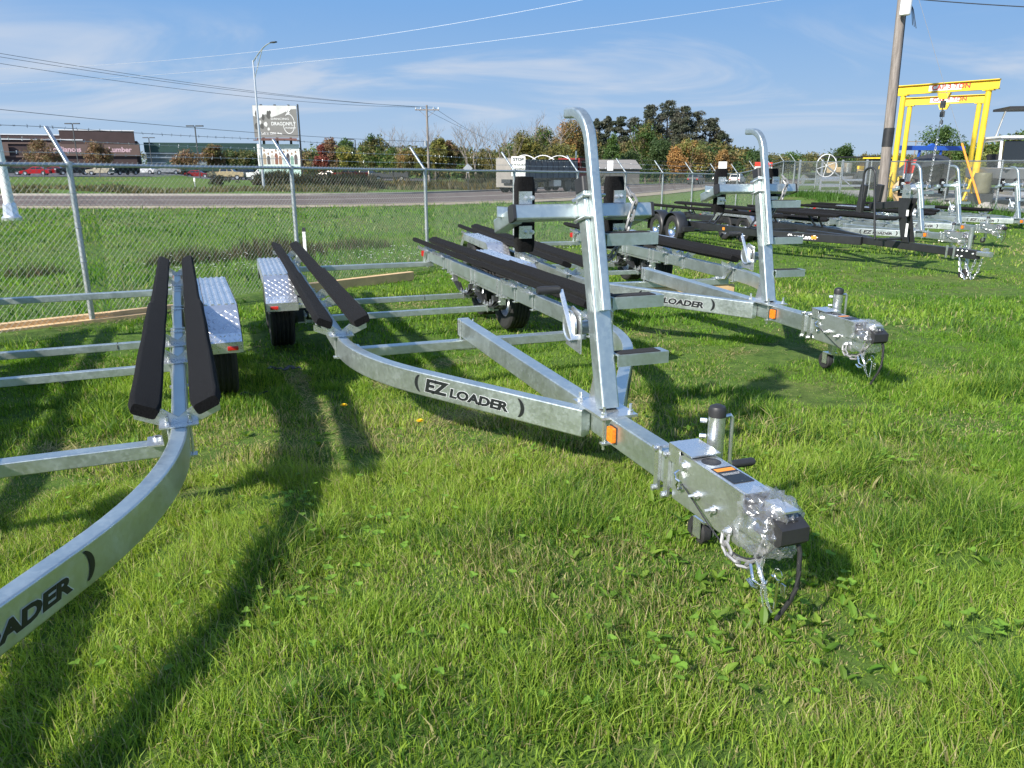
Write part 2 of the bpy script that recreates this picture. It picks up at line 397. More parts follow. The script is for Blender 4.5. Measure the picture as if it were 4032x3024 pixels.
def np_mesh(name, co, faces, mt, col=None, smooth=False):
    me = bpy.data.meshes.new(name); nf = len(faces); k = faces.shape[1]
    me.vertices.add(len(co)); me.vertices.foreach_set('co', np.asarray(co, np.float32).ravel())
    me.loops.add(nf*k); me.loops.foreach_set('vertex_index', np.asarray(faces, np.int32).ravel())
    me.polygons.add(nf); me.polygons.foreach_set('loop_start', np.arange(nf, dtype=np.int32)*k)
    me.polygons.foreach_set('use_smooth', np.full(nf, smooth))
    if col is not None:
        at = me.color_attributes.new('Col', 'FLOAT_COLOR', 'POINT')
        c4 = np.ones((len(co), 4), np.float32); c4[:, :3] = col; at.data.foreach_set('color', c4.ravel())
    me.update(calc_edges=True); me.materials.append(MAT[mt]); return me
tag(link('ground', np_mesh('ground', np.stack([GX, GY, GZ], -1).reshape(-1, 3), quads, 'lawn_soil', smooth=True)), kind='structure')

# road, shoulders, kerb, line
mat('asphalt', (.135, .110, .097), 1.0, var=.2, scale=1.2, bump=.3, bscale=30, spec=.12)
mat('gravel', (.30, .25, .17), .95, var=.35, scale=2.5, bump=.4)
mat('kerb_concrete', (.30, .28, .25), .9, var=.2, scale=2)
mat('lot_asphalt', (.09, .09, .092), .9, var=.2, scale=.6)
mat('line_paint', (.62, .60, .54), .8, var=.2, scale=3)
rd2 = catmull(ROADPTS, 24)
tg = np.gradient(rd2[:, :2], axis=0); tg /= np.linalg.norm(tg, axis=1)[:, None]; nrm2 = np.stack([-tg[:, 1], tg[:, 0]], -1)     # left of travel = far side
def strip(name, o0, o1, lift, mt, z1=None, kind='structure'):
    a = np.concatenate([rd2[:, :2] + nrm2*o0, rd2[:, 2:3] + lift], 1); b = np.concatenate([rd2[:, :2] + nrm2*o1, rd2[:, 2:3] + (lift if z1 is None else z1)], 1)
    n = len(a); co = np.concatenate([a, b]); i = np.arange(n-1); f = np.stack([i, i+1, n+i+1, n+i], -1)
    return tag(link(name, np_mesh(name, co, f, mt)), kind=kind)
strip('road', -HW, HW, .02, 'asphalt')
strip('gravel_shoulder', -HW - 1.9, -HW + .05, -.02, 'gravel', .014)
strip('lane_marking', -.10, .10, .026, 'line_paint'); strip('edge_marking', -HW + .7, -HW + .82, .026, 'line_paint'); strip('edge_marking', HW - .9, HW - .78, .026, 'line_paint')
kb = MB()
kp = [(*(rd2[i, :2] + nrm2[i]*(HW + .12)), rd2[i, 2] + .07) for i in range(0, len(rd2), 2)]
kb.sweep(kp, rrect(.22, .17, .03, 2)); tag(kb.build('kerb', 'kerb_concrete'), kind='structure')
ltx = np.array([-150., -60, -12]); lty = np.array([122., 150, 182])
LX, LY = np.meshgrid(np.linspace(-150, -14, 24), np.linspace(122, 185, 10)); LZ = terr(LX, LY) + .05
li = np.arange(240).reshape(10, 24); lf = np.stack([li[:-1, :-1], li[:-1, 1:], li[1:, 1:], li[1:, :-1]], -1).reshape(-1, 4)
tag(link('parking_lot', np_mesh('parking_lot', np.stack([LX, LY, LZ], -1).reshape(-1, 3), lf, 'lot_asphalt')), kind='structure')
mat('yard_gravel', (.26, .245, .225), .95, var=.3, scale=3, bump=.4)
YX, YY = np.meshgrid(np.linspace(16.2, 60, 30), np.linspace(8, 46, 30)); YZ = terr(YX, YY) + .05
yi = np.arange(900).reshape(30, 30); yf = np.stack([yi[:-1, :-1], yi[:-1, 1:], yi[1:, 1:], yi[1:, :-1]], -1).reshape(-1, 4)
tag(link('gravel_yard', np_mesh('gravel_yard', np.stack([YX, YY, YZ], -1).reshape(-1, 3), yf, 'yard_gravel')), kind='structure')

# ------------------------------------------------------------------ galvanized trailer
# local frame: x forward to the coupler, y to the trailer's left, origin on the ground under the front axle
RY, RTOP, RH, RW = .885, .56, .127, .064
TH = R(30.5); X0, RAD = 2.45, 2.0
def rail_path(s, off=0.0):
    P = [(-2.62, s*RY, RTOP - RH/2), (X0, s*RY, RTOP - RH/2)]
    for i in range(1, 13):
        a = TH*i/12; P.append((X0 + RAD*math.sin(a), s*(RY - RAD*(1 - math.cos(a))), RTOP - RH/2))
    ex, ey = P[-1][0], abs(P[-1][1]); k = (ey - .075)/math.tan(TH); P.append((ex + k, s*.075, RTOP - RH/2)); return P
def tyre_meshes():
    r, w = .325, .205
    pr = [(.19, -.075), (.20, -.095), (.25, -.106), (.295, -.104), (.312, -.096), (.322, -.086)]
    for y in (-.052, -.018, .018, .052): pr += [(.325, y - .012), (.314, y - .008), (.314, y + .008), (.325, y + .012)]
    pr += [(.322, .086), (.312, .096), (.295, .104), (.25, .106), (.20, .095), (.19, .075)]
    t = MB(); n = 64
    t.lathe(pr, n)
    vs_ = []
    for i in range(n):
        for j, (rr, h) in enumerate(pr):
            v = Vector(t.v[i*len(pr) + j])
            if i % 2 == 0 and rr > .308: v *= 1; v = Vector((v.x*.985, v.y, v.z*.985))
            vs_.append(tuple(v))
    t.v = vs_
    rim = MB().lathe([(.0, -.02), (.055, -.035), (.075, -.02), (.10, .0), (.13, .004), (.165, -.02), (.18, -.05), (.192, -.078), (.2, -.082), (.2, .08), (.19, .078), (.175, .03), (.05, .02), (0, .02)], 32)
    for i in range(5):
        a = 2*math.pi*i/5; rim.cyl((.075*math.cos(a), -.045, .075*math.sin(a)), (.075*math.cos(a), -.01, .075*math.sin(a)), .011, 6)
    rim.lathe([(0, -.075), (.026, -.075), (.032, -.06), (.032, -.02)], 16)
    return t.mesh('tyre', 'rubber', ang=25), rim
TYRE, RIMB = tyre_meshes(); RIM = RIMB.mesh('wheel', 'zinc'); RIMC = RIMB.mesh('wheel', 'chrome')
def wheel(parent, x, y, s, rim=RIM, z=.32):
    w = link('wheel', rim, parent, (x, y, z), (0, 0, 0 if s < 0 else math.pi)); link('tyre', TYRE, w); return w
def chain(pts, pitch=.036, r=.0062, link_r=.012):
    P = [Vector(p) for p in pts]; mb = MB(); seg = []
    L = [(P[i+1]-P[i]).length for i in range(len(P)-1)]; tot = sum(L); n = max(2, int(tot/pitch)); 
    def at(d):
        for i, l in enumerate(L):
            if d <= l or i == len(L)-1: return P[i] + (P[i+1]-P[i])*(d/l if l else 0)
            d -= l
    for i in range(n):
        a, b = at(tot*i/n), at(tot*(i+1)/n); t = (b-a).normalized(); c = (a+b)/2
        s1 = t.cross(Vector((.2, .3, 1))).normalized(); 
        if i % 2: s1 = t.cross(s1).normalized()
        h = pitch*.36; ring = []
        for k in range(10):
            q = 2*math.pi*k/10; ring.append(c + t*(math.cos(q)*link_r + (h if math.cos(q) > 0 else -h)) + s1*(math.sin(q)*link_r))
        mb.sweep(ring, circ(r, 5), up=t.cross(s1), closed=True)
    return mb
def bolt(mb, p, d, r=.011, l=.02):
    p, d = Vector(p), Vector(d).normalized(); mb.cyl(p, p + d*.004, r*1.5, 10); mb.cyl(p + d*.004, p + d*.015, r, 6); mb.cyl(p + d*.015, p + d*(.015 + l), r*.55, 8)

def decal(parent, s):
    """lettering on the straight part of a rail; s=-1 right side (reads forward), s=+1 left side (reads backward)"""
    S0 = Vector((X0 + RAD*math.sin(TH), s*(RY - RAD*(1 - math.cos(TH))), RTOP - RH/2)); f = Vector((math.cos(TH), -s*math.sin(TH), 0))
    right = f if s < 0 else -f; nrm = right.cross(Vector((0, 0, 1))); face = S0 + nrm*(RW/2 + .0012)
    o = face + (f*(.060) if s < 0 else f*(-.06 + .70)) - Vector((0, 0, .030))
    g = MB(); b = MB(); 
    put_text(g, TXT['EZo'], o, right, (0, 0, 1), 0); put_text(b, TXT['EZ'], o, right, (0, 0, 1), .0009)
    o2 = o + right*.178
    put_text(g, TXT['LOADERo'], o2, right, (0, 0, 1), 0); put_text(b, TXT['LOADER'], o2, right, (0, 0, 1), .0009)
    for side, x in ((-1, -.045), (1, .640)):
        A, Bp = [], []
        for i in range(13):
            q = R(-62 + 124*i/12); A.append((x + side*(.058*math.cos(q)) - side*.03, .033 + .052*math.sin(q)))
            Bp.append((x + side*(.036*math.cos(q)) - side*.03 - .0*i, .033 + .050*math.sin(q)*1.0))
        pts = A + Bp[::-1]; n = 13
        V = [face*0 + o + right*p[0] + Vector((0, 0, 1))*p[1] + nrm*.0009 for p in A + Bp]
        MB().add(V, [(i, i+1, n+i+1, n+i) for i in range(n-1)]).build('decal_crescent', 'decal_black', parent, smooth=False)
    gd = g.build('decal_outline', 'decal_grey', parent, smooth=False); bd = b.build('decal_lettering', 'decal_black', parent, smooth=False)
    bd['label'] = 'black slanted lettering between two crescents'

def bunk_pair(tr, s):
    for e in (-1, 1):
        yc = s*RY + e*.108; tilt = R(24)*e
        up = Vector((0, -math.sin(tilt), math.cos(tilt)))
        for k, (xa, xb, w, dz, dy) in enumerate(((-2.78, .30, .105, 0, 0), (.24, 2.60, .118, .007, .004*e))):
            mb = MB()
            za, zb = .672 + dz, .668 + dz
            P = [(xa, yc + dy, za - .012*(k == 0)), (xa + .07, yc + dy, za), (xb - .05, yc + dy, zb), (xb, yc + dy, zb - .008)]
            n = 26; Q = []
            for i in range(n+1):
                t = i/n; x = xa + (xb-xa)*t; Q.append((x, yc + dy + .0012*math.sin(x*7 + e), za + (zb-za)*t + .0012*math.sin(x*9)))
            mb.sweep(Q, rrect(w, .056, .016, 3), up=up, scales=[.8 if (i == 0 and k == 0) or (i == n and k == 1) else 1 for i in range(n+1)])
            if k == 0: a = mb.build('bunk', 'carpet', tr)
            else: mb.build('carpet_section', 'carpet', a)
def brackets(tr, s):
    first = None
    for x in (-2.4, -1.65, .86, 1.3, 2.43):
        if first is None:
            mb = MB(); y = s*RY
            out = [(-.165, .075), (-.165, .035), (-.075, -.004), (.075, -.004), (.165, .035), (.165, .075), (.10, .040), (.06, .065), (.0, .022), (-.06, .065), (-.10, .040)]
            mb.prism(out, 'x', -.004, .004)
            mb.box((.035, 0, .0005), (.07, .15, .006))
            for sy in (-1, 1):
                mb.cyl((.03, sy*.042, .035), (.03, sy*.042, -RH - .016), .0055, 6); mb.cyl((.03, sy*.042, .004), (.03, sy*.042, .014), .011, 6)
            mb.box((.03, 0, -RH - .010), (.05, .115, .008))
            first = mb.build('bunk_bracket', 'zinc', tr, (x, y, RTOP + .004))
        else: link('bunk_bracket', first.data, tr, (x, s*RY, RTOP + .004))

def fender(tr, s):
    y0, y1 = s*1.005, s*1.265; yc = (y0 + y1)/2; w = abs(y1 - y0)
    prof = [(.54, .45), (.50, .53), (.34, .655), (.28, .682), (-1.13, .682), (-1.19, .655), (-1.35, .53), (-1.39, .45)]
    mb = MB(); T = .004
    o = [(p[0], y0, p[1]) for p in prof] + [(p[0], y1, p[1]) for p in prof] + [(p[0], y0, p[1] - .006) for p in prof] + [(p[0], y1, p[1] - .006) for p in prof]; n = len(prof)
    fs = []
    for i in range(n-1): fs += [(i, i+1, n+i+1, n+i), (2*n+i, 3*n+i, 3*n+i+1, 2*n+i+1), (i, 2*n+i, 2*n+i+1, i+1), (n+i, n+i+1, 3*n+i+1, 3*n+i)]
    mb.add(o, fs)
    for yy in (y0, y1):                             # skirts
        sk = [(p[0], p[1]) for p in prof]; inn = [(p[0]*.93 - .03, p[1] - .085) for p in prof]; inn[0] = (.44, .46); inn[-1] = (-1.29, .46)
        V = [(p[0], yy + s*.001, p[1]) for p in sk] + [(p[0], yy + s*.001, p[1]) for p in inn]; V2 = [(a, b + .004, c) for a, b, c in V]
        F = [(i, i+1, n+i+1, n+i) for i in range(n-1)]; mb.add(V, F); mb.add(V2, F)
    f = mb.build('fender', 'plate', tr, ang=20)
    rb = MB()                                       # pressed ribs on the flat top
    for i in range(6):
        yy = y0 + (y1-y0)*(i + .55)/6.1; rb.sweep([(.275, yy, .683), (-1.125, yy, .683)], [(-.013, 0), (-.007, .007), (.007, .007), (.013, 0)])
    rb.build('rib', 'plate', f)
    tp = MB()                                       # raised treads of the plate on the sloping faces and skirts
    def bars(o0, ux, uy, nu, nv, W_, H_):
        o0, ux, uy = Vector(o0), Vector(ux), Vector(uy); nn = ux.cross(uy).normalized()
        if nn.z < -.01 or (abs(nn.z) < .02 and nn.y*s < 0): nn = -nn
        for i in range(nu):
            for j in range(nv):
                c = o0 + ux*((i + .5)/nu) + uy*((j + .5)/nv) + nn*.001
                a = R(45 if (i + j) % 2 else -45); d = (ux.normalized()*math.cos(a) + uy.normalized()*math.sin(a)); e = nn.cross(d)
                l, h, wd = .0150, .0016, .0042
                tp.add([c - d*l, c + e*wd, c + d*l, c - e*wd, c + nn*h - d*l*.3, c + nn*h + d*l*.3], [(0, 3, 4), (3, 2, 5, 4), (2, 1, 5), (1, 0, 4, 5)])
    for (a, b) in ((0, 1), (1, 2), (5, 6)):
        p, q = prof[a], prof[b]; L = math.hypot(q[0]-p[0], q[1]-p[1])
        bars((p[0], y0, p[1]), (0, y1-y0, 0), (q[0]-p[0], 0, q[1]-p[1]), 9, max(2, int(L/.029)), 0, 0)
    bars((.25, y1 + s*.005, .605), (-1.35, 0, 0), (0, 0, .072), 45, 3, 0, 0)
    t_ = tp.build('raised_tread', 'plate', f, smooth=False); t_['kind'] = 'stuff'
    br = MB(); br.box((.50, yc, .475), (.10, w*1.02, .006)); br.box((.55, yc, .445), (.006, w*1.02, .07)); br.bar((.515, s*.90, .44), (.515, y1, .44), .04, .04)
    bolt(br, (.50, yc - .07, .478), (0, 0, 1), .008, .004); bolt(br, (.50, yc + .07, .478), (0, 0, 1), .008, .004)
    b = br.build('fender_bracket', 'zinc', tr)
    MB().sweep([(.556, y1 - s*.03, .44), (.556, y1 - s*.095, .44)], rrect(.014, .028, .006, 2)).build('side_marker', 'red_lens', b)

def winch_post(tr):
    B = Vector((4.43, 0, .572)); lean = Vector((-.265, 0, .965)).normalized(); fw = Vector((lean.z, 0, -lean.x))      # leans back
    top = B + lean*.965
    p = MB(); p.bar(B, top, .082, .078, .011, up=fw); post = p.build('winch_post', 'galvanized', tr)
    c = MB(); c.prism([(-.056, -.047), (.056, -.047), (.056, .047), (-.056, .047)], 'z', 0, 1)
    c.v = []; c.f = []; c.bar(top - lean*.025, top + lean*.035, .090, .086, .012, up=fw); c.build('post_cap', 'black_plastic', post)
    b = MB(); b.box((4.40, 0, .5655), (.30, .17, .011))
    for sx in (-.12, .125):
        for sy in (-1, 1): b.cyl((4.40 + sx, sy*.062, .42), (4.40 + sx, sy*.062, .612), .007, 8); b.cyl((4.40 + sx, sy*.062, .571), (4.40 + sx, sy*.062, .585), .013, 6)
    g1 = [(4.40, .571), (4.25, .571), (4.33, .80)]
    b.prism(g1, 'y', -.004, .004)
    b.box((4.525, 0, .447), (.03, .15, .008)); b.box((4.28, 0, .447), (.03, .15, .008))
    b.build('base_plate', 'zinc', tr)
    h = MB()                                        # hooked bow guard up the front of the post
    q0 = B + lean*.42 + fw*.063; q1 = B + lean*1.135 + fw*.063; pth = [q0, q1]
    r_ = .18; d0 = lean; 
    for i in range(1, 9):
        a = R(78)*i/8; pth.append(q1 + lean*(r_*math.sin(a)) - fw*(r_*(1 - math.cos(a))))
    last = (pth[-1] - pth[-2]).normalized(); pth.append(pth[-1] + last*.055)
    h.sweep(pth, rrect(.046, .046, .010, 3), up=(0, 1, 0)); h.build('bow_guard_hook', 'galvanized', tr)
    # cross bar with two bunk pads
    bc = B + lean*.87 - fw*.074
    cb = MB(); cb.bar(bc + Vector((0, -.325, 0)), bc + Vector((0, .325, 0)), .066, .066, .01, up=lean)
    cbo = cb.build('bow_bar', 'galvanized', tr)
    ub = MB()
    for k in (-.035, .035):
        cc = bc + lean*(k*1.3)
        ub.sweep([cc + fw*.02 + Vector((0, -.05, 0)), cc + fw*.122 + Vector((0, -.048, 0)), cc + fw*.122 + Vector((0, .048, 0)), cc + fw*.02 + Vector((0, .05, 0))], circ(.0075, 8), up=lean)
    ub.build('u_bolt', 'zinc', tr)
    for s in (-1, 1):
        e = bc + Vector((0, s*.327, 0)); MB().bar(e - Vector((0, s*.002, 0)), e + Vector((0, s*.012, 0)), .071, .071, .012, up=lean).build('end_cap', 'black_plastic', cbo)
        a = bc + Vector((0, s*.305, 0)) - lean*.004; st = MB(); st.bar(a - fw*.036, a - fw*.25, .060, .064, .008, up=lean)
        st.bar(a - fw*.13 + lean*.033 + Vector((0, -.04*s, 0)), a - fw*.13 + lean*.041 + Vector((0, .05*s, 0)), .05, .008, .003, up=fw)
        arm = st.build('pad_arm', 'galvanized', tr)
        pc = a - fw*.15 + Vector((0, -.082*s, .03)); u = Vector((0, 0, 1)); pd = MB()
        n = 10; pd.sweep([pc + u*(-.165 + .33*i/n) for i in range(n+1)], rrect(.088, .070, .022, 3), up=fw, scales=[.86] + [1]*(n-1) + [.86])
        pd.build('bow_pad', 'carpet', tr)
        for zz_ in (.075, -.075):
            bk = MB(); bk.box(pc + Vector((.042, .01*s, zz_)), (.008, .06, .055)); bolt(bk, pc + Vector((.047, -.006, zz_)), (1, 0, 0), .007, .004); bolt(bk, pc + Vector((.047, .02, zz_)), (1, 0, 0), .007, .004)
            bk.build('pad_bracket', 'zinc', arm)
    for z_, off in ((.795, .0), (1.035, .0), (1.30, .0)):      # steps
        k = (z_ - B.z)/lean.z; c = B + lean*k + fw*.02
        st = MB(); y0 = .043; L = .25
        st.box((c.x, y0 + L/2, c.z), (.085, L, .006)); st.box((c.x + .041, y0 + L/2 - .001, c.z - .024), (.005, L*.995, .05)); st.box((c.x - .041, y0 + L/2 - .001, c.z - .024), (.005, L*.995, .05))
        so_ = st.build('step', 'galvanized', tr); MB().box((c.x, y0 + L/2 - .012, c.z + .0048), (.066, L - .05, .003)).build('grip_pad', 'grip_tape', so_, smooth=False)
    # winch behind the post
    wc = B + lean*.36 - fw*.11; wm_ = MB()
    for yy in (-.075, .075): wm_.prism([(wc.x - .085, wc.z - .085), (wc.x + .075, wc.z - .10), (wc.x + .075, wc.z + .08), (wc.x - .02, wc.z + .10), (wc.x - .085, wc.z + .05)], 'y', yy - .003, yy + .003)
    wm_.lathe([(.03, -.075), (.03, .075)], 16, 'y', wc - Vector((.02, 0, 0))); 
    wm_.lathe([(.0, -.098), (.020, -.100), (.062, -.094), (.068, -.098), (.068, -.088), (.062, -.086), (0, -.086)], 28, 'y', wc - Vector((.01, 0, -.015)))
    wi = wm_.build('winch', 'zinc', tr)
    cr = MB(); a0 = wc + Vector((.045, -.10, -.03)); a1 = a0 + Vector((-.10, -.02, .20)); cr.sweep([a0 + Vector((0, .06, 0)), a0, a1], rrect(.022, .010, .003, 1), up=(1, 0, 0)); cr.build('crank_arm', 'zinc', wi)
    MB().lathe([(0, 0), (.016, .0), (.019, .02), (.018, .10), (.014, .108), (0, .108)], 14, 'y', a1 + Vector((0, -.112, 0))).build('crank_handle', 'black_plastic', wi)
    hook = B + lean*.87 + Vector((-.04, .20, .02))
    chain([hook + Vector((0, 0, .06)), hook + Vector((.04, .02, .0)), hook + Vector((.03, -.01, -.12)), hook + Vector((-.03, -.05, -.24)), hook + Vector((-.09, -.08, -.27))]).build('bow_safety_chain', 'chain_steel', tr)

class Hitch:                                        # parts of the hitch are built round the actuator and moved forward with it
    def __init__(s, o): s.o = o
HITCH_DX = .055
def hitch(tr0, bag=1, near=True):
    tr = Hitch(tr0)
    a = MB()                                        # surge brake actuator
    a.bar((5.00, 0, .492), (5.40, 0, .492), .086, .158, .008)
    ac = a.build('actuator_inner', 'zinc', tr)
    c = MB(); prof = [(5.05, .50), (5.42, .50), (5.42, .606), (5.30, .610), (5.08, .612), (5.05, .60)]
    for yy in (-.0485, .0485): c.prism(prof, 'y', yy - .003, yy + .003)
    c.prism([(5.055, .6085), (5.43, .6055), (5.43, .6105), (5.055, .6135)], 'y', -.0455, .0455)
    c.prism([(4.985, .625), (5.13, .620), (5.13, .625), (4.985, .630)], 'y', -.058, .062)
    c.prism([(4.985, .56), (4.991, .56), (4.991, .625), (4.985, .625)], 'y', -.058, .062); c.box((5.02, -.055, .595), (.07, .006, .062)); c.box((5.02, .059, .595), (.07, .006, .062))
    cover = c.build('actuator_cover', 'zinc', tr)
    MB().lathe([(0, .6140), (.032, .6140), (.034, .6128)], 20, 'z', (5.165, .0, 0)).build('filler_plug', 'black_plastic', cover)
    lab = MB().box((5.285, 0, .6126), (.13, .078, .0018)); lo = lab.build('warning_label', 'decal_black', cover, smooth=False)
    MB().box((5.242, 0, .6138), (.024, .07, .0006)).build('orange_band', 'orange_plastic', lo, smooth=False)
    tx = MB(); put_text(tx, TXT['fine'], (5.275, -.034, .6143), (0, 1, 0), (-1, 0, 0)); 
    tx.build('small_print', 'white_print', lo, smooth=False)
    for x, z_, r_, l_ in ((5.085, .575, .013, .001), (5.17, .50, .010, .022), (5.27, .49, .010, .022), (5.36, .455, .012, .012)):
        b = MB(); bolt(b, (x, -.0515, z_), (0, -1, 0), r_, l_); b.build('bolt', 'zinc', tr)
    for x, zz_ in ((4.895, 0), (4.965, 0)):             # clamp plates round the tongue for the jack
        cl = MB(); cl.box((x, -.047, .50), (.028, .012, .175)); cl.box((x, .047, .50), (.028, .012, .175))
        for z_ in (.578, .418): cl.cyl((x, -.07, z_), (x, .075, z_), .006, 8); cl.cyl((x, -.068, z_), (x, -.055, z_), .012, 6)
        cl.build('tongue_clamp', 'zinc', tr)
    n = MB(); n.bar((5.40, 0, .555), (5.58, 0, .550), .060, .06, .012); n.prism([(5.475, .512), (5.59, .505), (5.605, .52), (5.605, .565), (5.56, .585), (5.475, .585)], 'y', -.049, .049)
    n.build('coupler', 'black_plastic', tr)
    lt = MB(); lt.box((5.515, 0, .592), (.06, .045, .035)); lt.box((5.55, 0, .609), (.065, .05, .006)); lt.box((5.50, 0, .565), (.02, .095, .012)); lt.build('coupler_latch', 'zinc', tr)
    # jack
    j = MB(); j.cyl((5.02, .112, .33), (5.02, .112, .735), .030, 20); j.cyl((5.02, .112, .30), (5.02, .112, .34), .024, 16); j.box((4.985, .078, .50), (.10, .012, .12))
    for zz_ in (.70, .64): j.cyl((5.02 - .02, .085, zz_), (5.02 - .034, .066, zz_), .009, 6)
    jk = j.build('tongue_jack', 'zinc', tr)
    MB().lathe([(.0315, .72), (.0325, .745), (.027, .757), (.012, .764), (0, .765)], 20, 'z', (5.02, .112, 0)).build('jack_cap', 'black_plastic', jk)
    cr = MB(); cr.tube([(5.02, .14, .715), (5.02, .168, .717), (5.02, .178, .705), (5.02, .180, .54), (5.02, .19, .525)], .0075, 8); cr.build('jack_crank', 'zinc', jk)
    MB().lathe([(0, .19), (.014, .19), (.016, .2), (.016, .28), (.012, .288), (0, .288)], 12, 'y', (5.02, 0, .523)).build('jack_grip', 'black_plastic', jk)
    fk = MB(); fk.box((4.985, .112 - .03, .27), (.045, .005, .075)); fk.box((4.985, .112 + .03, .27), (.045, .005, .075)); fk.box((5.0, .112, .308), (.07, .07, .006)); fk.build('caster_fork', 'zinc', jk)
    MB().lathe([(.02, -.022), (.048, -.022), (.056, -.014), (.056, .014), (.048, .022), (.02, .022)], 24, 'y', (4.96, .112, .245)).build('caster_wheel', 'rubber', jk)
    # safety chain, cable, hose, pin
    chain([(5.36, -.062, .452), (5.37, -.075, .425), (5.40, -.078, .40), (5.45, -.07, .388), (5.49, -.05, .40), (5.51, -.04, .44), (5.51, -.02, .49)], .034, .0058, .0115).build('safety_chain', 'chain_steel', tr)
    hk = MB(); hk.tube([(5.50, -.05, .425), (5.53, -.055, .40), (5.55, -.05, .37), (5.535, -.055, .345), (5.51, -.06, .34), (5.49, -.065, .355)], .0065, 8); hk.tube([(5.49, -.06, .41), (5.52, -.07, .37), (5.545, -.05, .35), (5.565, -.035, .40)], .005, 8); hk.build('chain_hook', 'chrome', tr)
    ca = MB(); pts = []
    P0, P1, P2, P3 = Vector((5.08, -.056, .505)), Vector((5.30, -.075, .45)), Vector((5.48, -.09, .30)), Vector((5.585, -.02, .535))
    for i in range(21):
        t = i/20; pts.append(P0*(1-t)**3 + P1*3*t*(1-t)**2 + P2*3*t*t*(1-t) + P3*t**3)
    ca.tube(pts, .0028, 6); ca.build('breakaway_cable', 'black_plastic', tr)
    hs = MB(); hs.tube([(5.57, .03, .53), (5.59, .035, .48), (5.595, .035, .42), (5.60, .03, .37), (5.59, .02, .32), (5.575, .01, .28), (5.56, .0, .24)], .0075, 8); hs.build('wiring_loom', 'black_plastic', tr)
    sc = MB(); sc.tube([(5.05, -.052, .545), (5.045, -.066, .535), (5.06, -.07, .52), (5.075, -.066, .515), (5.06, -.066, .495), (5.07, -.062, .48), (5.085, -.06, .49), (5.08, -.06, .505)], .004, 6); sc.build('spring_clip', 'chrome', tr)
    pn = MB(); pn.cyl((5.585, -.03, .395), (5.592, -.04, .295), .0045, 8); pn.sweep([Vector((5.583 + .018*math.cos(2*math.pi*i/14), -.03, .412 + .018*math.sin(2*math.pi*i/14))) for i in range(14)], circ(.0016, 5), up=(0, 1, 0), closed=True); pn.box((5.60, -.02, .365), (.02, .004, .04)); pn.build('coupler_pin', 'chrome', tr)
    # crumpled clear bag
    v = Vector; bgm = MB(); nu, nv = 64, 40; vs_ = []
    for i in range(nu):
        a = 2*math.pi*i/nu
        for j in range(nv + 1):
            t = j/nv; x = 5.425 + .155*t; r = .060 + .032*math.sin(math.pi*min(1, .2 + t*.85))
            q = v((x*9, math.cos(a)*2.2, math.sin(a)*2.2 + bag)); dd = mnoise.noise(q*1.2)*.026 + (.5 - abs(mnoise.noise(q*1.9)))*.030 + (.5 - abs(mnoise.noise(q*3.4)))*.012
            r2 = r + dd - (.03 if t > .9 else 0)*((t-.9)*10)
            vs_.append((x + mnoise.noise(q*3)*.012, math.cos(a)*r2*.88, .535 + math.sin(a)*r2*1.0 - .006))
    fs = [(i*(nv+1)+j, ((i+1) % nu)*(nv+1)+j, ((i+1) % nu)*(nv+1)+j+1, i*(nv+1)+j+1) for i in range(nu) for j in range(nv)]
    bgm.add(vs_, fs)
    for k in range(2):                              # hanging tails of film
        tail = []; x0, y0 = 5.50 + .022*k, -.055 + .012*k
        for j in range(9): tail.append((x0 + .012*j + .006*math.sin(j*1.7 + k), y0 - .008*j*(k % 2), .45 - .019*j*(1 - .3*k)))
        bgm.sweep(tail, [(-.013, -.0006), (.013, -.0006), (.013, .0006), (-.013, .0006)], up=(1, .4, 0), scales=[1 - .06*j for j in range(9)])
    bgm.build('plastic_bag', 'clear_plastic', tr, ang=110)

